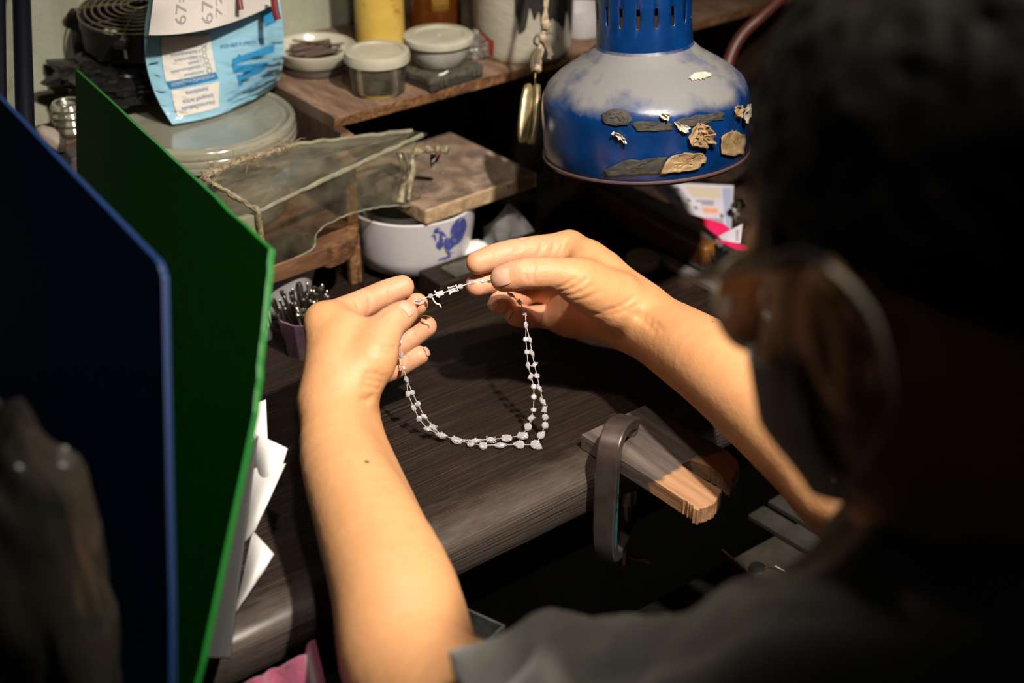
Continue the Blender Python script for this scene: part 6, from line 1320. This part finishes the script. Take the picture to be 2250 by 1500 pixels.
# ------------------------------------------------------------------ eyeglasses
GL = hp(0.108, 0.034, -0.014); mt_frame = noisy('dark_frame', [(0.3, (0.010, 0.010, 0.012)), (0.7, (0.02, 0.02, 0.022))], scale=30, rough=0.3, bmp=0)
gls = thing('eyeglasses', 'dark framed eyeglasses worn low on the face', 'eyeglasses', hp(0.105, 0, -0.01))
mt_lens = clearplastic('lens_glass', (0.98, 0.98, 0.98), (0.3, 0.3, 0.3), -0.2, 0.02, 30, (1, 1, 1), 1.5)
mt_rim = flat('pale_rim', (0.30, 0.25, 0.18), rough=0.35, metal=0.4)
for s_ in (-1, 1):
    ring = [hp(0.106 - 0.010 * abs(math.cos(t)) * (math.cos(t) > 0), s_ * (0.032 + 0.025 * math.cos(t)), -0.004 + 0.021 * math.sin(t)) for t in np.linspace(0, 2 * math.pi, 40, endpoint=False)]
    MB().tube(ring, 0.0012, 8, closed=True).build('lens_rim', mt_rim, gls, smooth=True)
    MB().add(ring, [tuple(range(40))]).build('lens', mt_lens, gls)
    MB().tube(spline([hp(0.099, s_ * 0.060, 0.012), hp(0.088, s_ * 0.072, 0.013), hp(0.02, s_ * 0.086, 0.017), hp(-0.018, s_ * 0.088, 0.018), hp(-0.036, s_ * 0.084, -0.006)], 8), 0.0022, 8).build('temple', mt_frame, gls, smooth=True)
MB().tube(spline([hp(0.099, 0.060, 0.013), hp(0.108, 0.034, 0.017), hp(0.110, 0.006, 0.008), hp(0.110, -0.006, 0.008), hp(0.108, -0.034, 0.017), hp(0.099, -0.060, 0.013)], 8), 0.0022, 8).build('brow_bar', mt_frame, gls, smooth=True)

# face mask with ear loops
mt_mask = noisy('grey_mask_cloth', [(0.3, (0.20, 0.21, 0.23)), (0.7, (0.27, 0.28, 0.30))], scale=200, rough=0.9, bmp=0.2)
def mask(u, v_):
    a = math.radians(-86 + 172 * u); z = -0.018 - 0.074 * v_ + 0.016 * abs(math.sin(a)) * (0.5 - v_) * -1.0; k = 1.0 - 0.20 * max(0, v_ - 0.45) / 0.55
    return hp(0.026 + 0.101 * k * math.cos(a) * (1 - 0.10 * (1 - v_)), 0.070 * k * math.sin(a), z + 0.006 * math.sin(v_ * 9) * math.cos(a) * 0.3)
mk = MB().grid(mask, 30, 16, 0.001).build('face_mask', mt_mask, person, smooth=True); mk['label'] = 'grey cloth face mask'
mt_loop = flat('pale_elastic', (0.42, 0.38, 0.30), rough=0.8)
for s_ in (-1, 1):
    MB().tube(spline([hp(0.034, s_ * 0.070, -0.030), hp(0.006, s_ * 0.084, 0.006), hp(-0.020, s_ * 0.088, 0.016), hp(-0.038, s_ * 0.084, -0.006), hp(-0.030, s_ * 0.080, -0.040), hp(0.000, s_ * 0.070, -0.060), hp(0.032, s_ * 0.060, -0.078)], 8), 0.0013, 8).build('ear_loop', mt_loop, mk, smooth=True)

# ------------------------------------------------------------------ necklace
mt_gem, nt, b = _new('cut_diamond'); b.inputs['Base Color'].default_value = (0.80, 0.78, 0.84, 1); setp(b, rough=0.10, metal=0.62, spec=1.0, coat=1.0, coatr=0.02)
mt_wg = flat('white_gold', (0.80, 0.76, 0.78), rough=0.30, metal=0.55, spec=0.8)
def gem_mesh(kind):
    n = 16 if kind != 'baguette' else 8; vs = []; 
    def outline(t):
        if kind == 'round': return math.cos(t), math.sin(t)
        if kind == 'oval': return 1.25 * math.cos(t), 0.88 * math.sin(t)
        if kind == 'marquise': return 1.55 * math.copysign(abs(math.cos(t)) ** 1.15, math.cos(t)), 0.80 * math.sin(t) * (1 - 0.32 * math.cos(t) ** 2)
        if kind == 'pear': r = 1 - 0.30 * max(0, math.cos(t)) ** 1; return 1.25 * math.cos(t) + 0.1, 0.92 * math.sin(t) * (1 - 0.38 * math.cos(t)) 
        s = max(abs(math.cos(t)), abs(math.sin(t))); return 1.05 * math.cos(t) / s, 0.72 * math.sin(t) / s
    ts = [2 * math.pi * (k + (0.5 if kind == 'baguette' else 0)) / n for k in range(n)]
    rings = [(0.55, 0.34, 0.5), (0.80, 0.22, 0.0), (1.0, 0.04, 0.5), (1.0, -0.04, 0.5), (0.62, -0.34, 0.0)]
    for sc, z, sh in rings:
        for k in range(n): x, y = outline(ts[k] + (sh * 2 * math.pi / n if kind != 'baguette' else 0)); vs.append((x * sc, y * sc, z))
    vs.append((0, 0, -0.75)); fs = [tuple(range(n))]
    for i in range(len(rings) - 1):
        tw = 0 if kind == 'baguette' or rings[i][2] == rings[i + 1][2] else 1
        for k in range(n):
            a, b_, c_, d_ = i * n + k, i * n + (k + 1) % n, (i + 1) * n + (k + 1) % n, (i + 1) * n + k
            if tw and rings[i][2] > rings[i + 1][2]: fs += [(a, (i + 1) * n + (k + 1) % n, d_)]; fs += [(a, b_, c_)]
            else: fs += [(a, b_, d_), (b_, c_, d_)]
    L = (len(rings) - 1) * n
    for k in range(n): fs.append((L + k, L + (k + 1) % n, len(vs) - 1))
    o = MB().add(vs, fs).build('stone', mt_gem); d = o.data; bpy.data.objects.remove(o)
    # claw setting of the same outline
    m = MB(); ring = [np.array((*[q * 0.92 for q in outline(t)], -0.30)) for t in np.linspace(0, 2 * math.pi, 24, endpoint=False)]; m.tube(ring, 0.10, 6, closed=True)
    ring = [np.array((*[q * 0.62 for q in outline(t)], -0.72)) for t in np.linspace(0, 2 * math.pi, 16, endpoint=False)]; m.tube(ring, 0.09, 5, closed=True)
    cl = [0.25, 0.75, 1.25, 1.75] if kind in ('round', 'baguette', 'oval') else [0.0, 0.5, 1.0, 1.5]
    for q in cl:
        x, y = outline(q * math.pi); m.tube([np.array((x * 0.62, y * 0.62, -0.72)), np.array((x * 1.0, y * 1.0, -0.25)), np.array((x * 1.05, y * 1.05, 0.10)), np.array((x * 0.86, y * 0.86, 0.24))], 0.11, 6)
    o = m.build('setting', mt_wg, smooth=True); e = o.data; bpy.data.objects.remove(o); return d, e
GM = {k: gem_mesh(k) for k in ('round', 'oval', 'marquise', 'pear', 'baguette')}
def dep(px, py):
    # the loop hangs almost square to the view: from the fingers down to the bench top
    d_tab = 0.617 / (0.5 + (py - 750) / F * 0.8660254)
    return min(1.098 + 0.010 * max(0, (py - 700)) / 260, d_tab) if py > 700 else 1.098
def NP(px, py): return C(px, py, dep(px, py))
neck_l = thing('diamond_necklace', 'white gold necklace of mixed cut diamonds held up by both hands', 'necklace', NP(1178, 976) - np.array((0, 0, 0.003)))
def gem(px, py, kind, size, ang=None, along=None, p=None, up=None):
    # size: half width in pixels; ang: image angle of long axis in degrees
    p = NP(px, py) if p is None else p; z_t = p[2] < 0.012
    nrm = np.array((0, 0, 1.0)) * 0.75 - CF * 0.45 if z_t else -CF * 0.9 + CU * 0.35 + CR * 0.12
    if up is not None: nrm = np.array(up)
    nrm = nrm + 0.22 * rng.normal(0, 1, 3); a = math.radians(ang or 0); lx = CR * math.cos(a) + CU * math.sin(a)
    M = axis_matrix(nrm, lx); s = size / F * 1.1; o = place('stone', GM[kind][0], p, M, neck_l, (s, s, s)); q = place('setting', GM[kind][1], wloc(o), None, o); q.location = (0, 0, 0)
    return p
def links(pts, r=0.00033, mm=None):
    P = [NP(*q) if len(q) == 2 else np.array(q) for q in pts]; (mm or chn).tube(P, r, 6, cap=True)
chn = MB()
left1 = [(880, 748, 'marquise', 5.2, 95), (882, 781, 'baguette', 5.5, 100), (887, 807, 'baguette', 6.0, 98), (893, 833, 'marquise', 5.6, 110)]
la = [(896, 865, 'oval', 6, 100), (909, 896, 'oval', 6, 120), (921, 920, 'round', 6.4, 0), (938, 941, 'oval', 6.8, 150)]
lb_ = [(906, 862, 'round', 5.8, 0), (918, 887, 'round', 6.2, 30), (932, 914, 'marquise', 6.4, 125), (951, 937, 'baguette', 8, 150)]
lc = [(969, 955, 'marquise', 9, 160), (1004, 966, 'oval', 10.5, 165)]
bo = [(1034, 974, 'round', 8.0, 0), (1062, 978, 'round', 9.5, 0), (1099, 977, 'marquise', 9, 0), (1141, 976, 'pear', 9.8, 170), (1178, 977, 'pear', 11, -40)]
bi_ = [(1045, 967, 'marquise', 7.5, 10), (1079, 965, 'baguette', 9.5, 5), (1113, 962, 'oval', 10, 0), (1148, 956, 'oval', 10.5, -15)]
ri = [(1160, 937, 'round', 8.6, 0), (1168, 918, 'baguette', 7.6, 40), (1172, 899, 'pear', 6.2, 90), (1173, 871, 'pear', 6.2, 90), (1173, 849, 'round', 6.4, 0), (1167, 827, 'baguette', 6.6, 60), (1160, 802, 'marquise', 5.8, 100), (1158, 773, 'round', 5.8, 0), (1155, 745, 'round', 5.8, 0)]
ro = [(1189, 955, 'pear', 8.6, 50), (1198, 934, 'round', 7.6, 0), (1198, 916, 'round', 7.0, 20), (1196, 898, 'baguette', 7.0, 80), (1193, 881, 'marquise', 6.8, 115), (1186, 852, 'marquise', 6.0, 110), (1180, 825, 'round', 6.4, 0), (1174, 800, 'baguette', 6.4, 70), (1169, 775, 'marquise', 5.8, 120), (1164, 745, 'marquise', 5.8, 100)]
rs = [(1156, 714, 'marquise', 5.8, 92), (1154, 687, 'baguette', 5.6, 75), (1142, 664, 'baguette', 5.8, 130), (1123, 647, 'marquise', 5.8, 145)]
for grp in (left1, la, lb_, lc, bo, bi_, ri, ro, rs):
    for x, y, k, s, a in grp: gem(x, y, k, s, a)
X = lambda g: [q[:2] for q in g]
links([(905, 700)] + X(left1)); links([X(left1)[-1]] + X(la) + X(lc)); links([X(left1)[-1]] + X(lb_) + X(lc))
links([X(lc)[-1]] + X(bo)); links([X(lc)[-1]] + X(bi_)); links([X(bi_)[-1]] + X(ri) + [X(rs)[0]]); links([X(bo)[-1]] + X(ro) + [X(rs)[0]]); links(X(rs) + [(1106, 634), (1092, 622)])
# clasp end between the fingers
def KP(px, py): t = (px - 918) / (1080 - 918); return C(px, py, 1.078 + 0.012 * t)
cl = [(921, 659, 'marquise', 6.0, 15), (946, 650, 'round', 5.2, 0), (1012, 629, 'round', 5.6, 0), (1037, 620, 'oval', 5.6, 10), (1060, 616, 'round', 5.4, 0), (1076, 618, 'baguette', 4.0, 0)]
for x, y, k, s, a in cl: gem(x, y, k, s, a, p=KP(x, y))
chn.tube([KP(x, y) for x, y in ((908, 664), (921, 659), (946, 650), (960, 646), (980, 641), (992, 636), (1012, 629), (1037, 620), (1060, 616), (1076, 618), (1088, 619))], 0.0004, 6)
chn.build('chain', mt_wg, neck_l, smooth=True)
ax_ = KP(1000, 634) - KP(940, 651); ax_ /= np.linalg.norm(ax_); Mx = axis_matrix(-CF, ax_)
MB().box(KP(966, 645), (0.0058, 0.0036, 0.0026), Mx).build('clasp_tongue', mt_wg, neck_l, bevel=0.0004)
ct = MB()
for sgn in (-1, 1):
    ct.box(KP(996, 635) + Mx @ np.array((0, 0.0019 * sgn, 0)), (0.0066, 0.0006, 0.0030), Mx); ct.box(KP(996, 635) + Mx @ np.array((0.0030 * sgn, 0, 0)), (0.0006, 0.0042, 0.0030), Mx)
ct.box(KP(996, 635) + Mx @ np.array((0, 0, -0.0014)), (0.0066, 0.0042, 0.0004), Mx); ct.build('clasp_box', mt_wg, neck_l)
for k, (x, y) in enumerate(((985, 632), (989, 645), (1002, 627), (1006, 638), (956, 640), (965, 652))): MB().tube([KP(x, y) - CF * 0.001, KP(x, y) + CF * 0.001], 0.0007, 8).build('prong', mt_wg, neck_l, smooth=True)
MB().tube(spline([KP(950, 654), KP(953, 660), KP(957, 665), KP(962, 668), KP(966, 669), KP(969, 675)], 6), 0.0006, 8).build('safety_catch', mt_wg, neck_l, smooth=True)
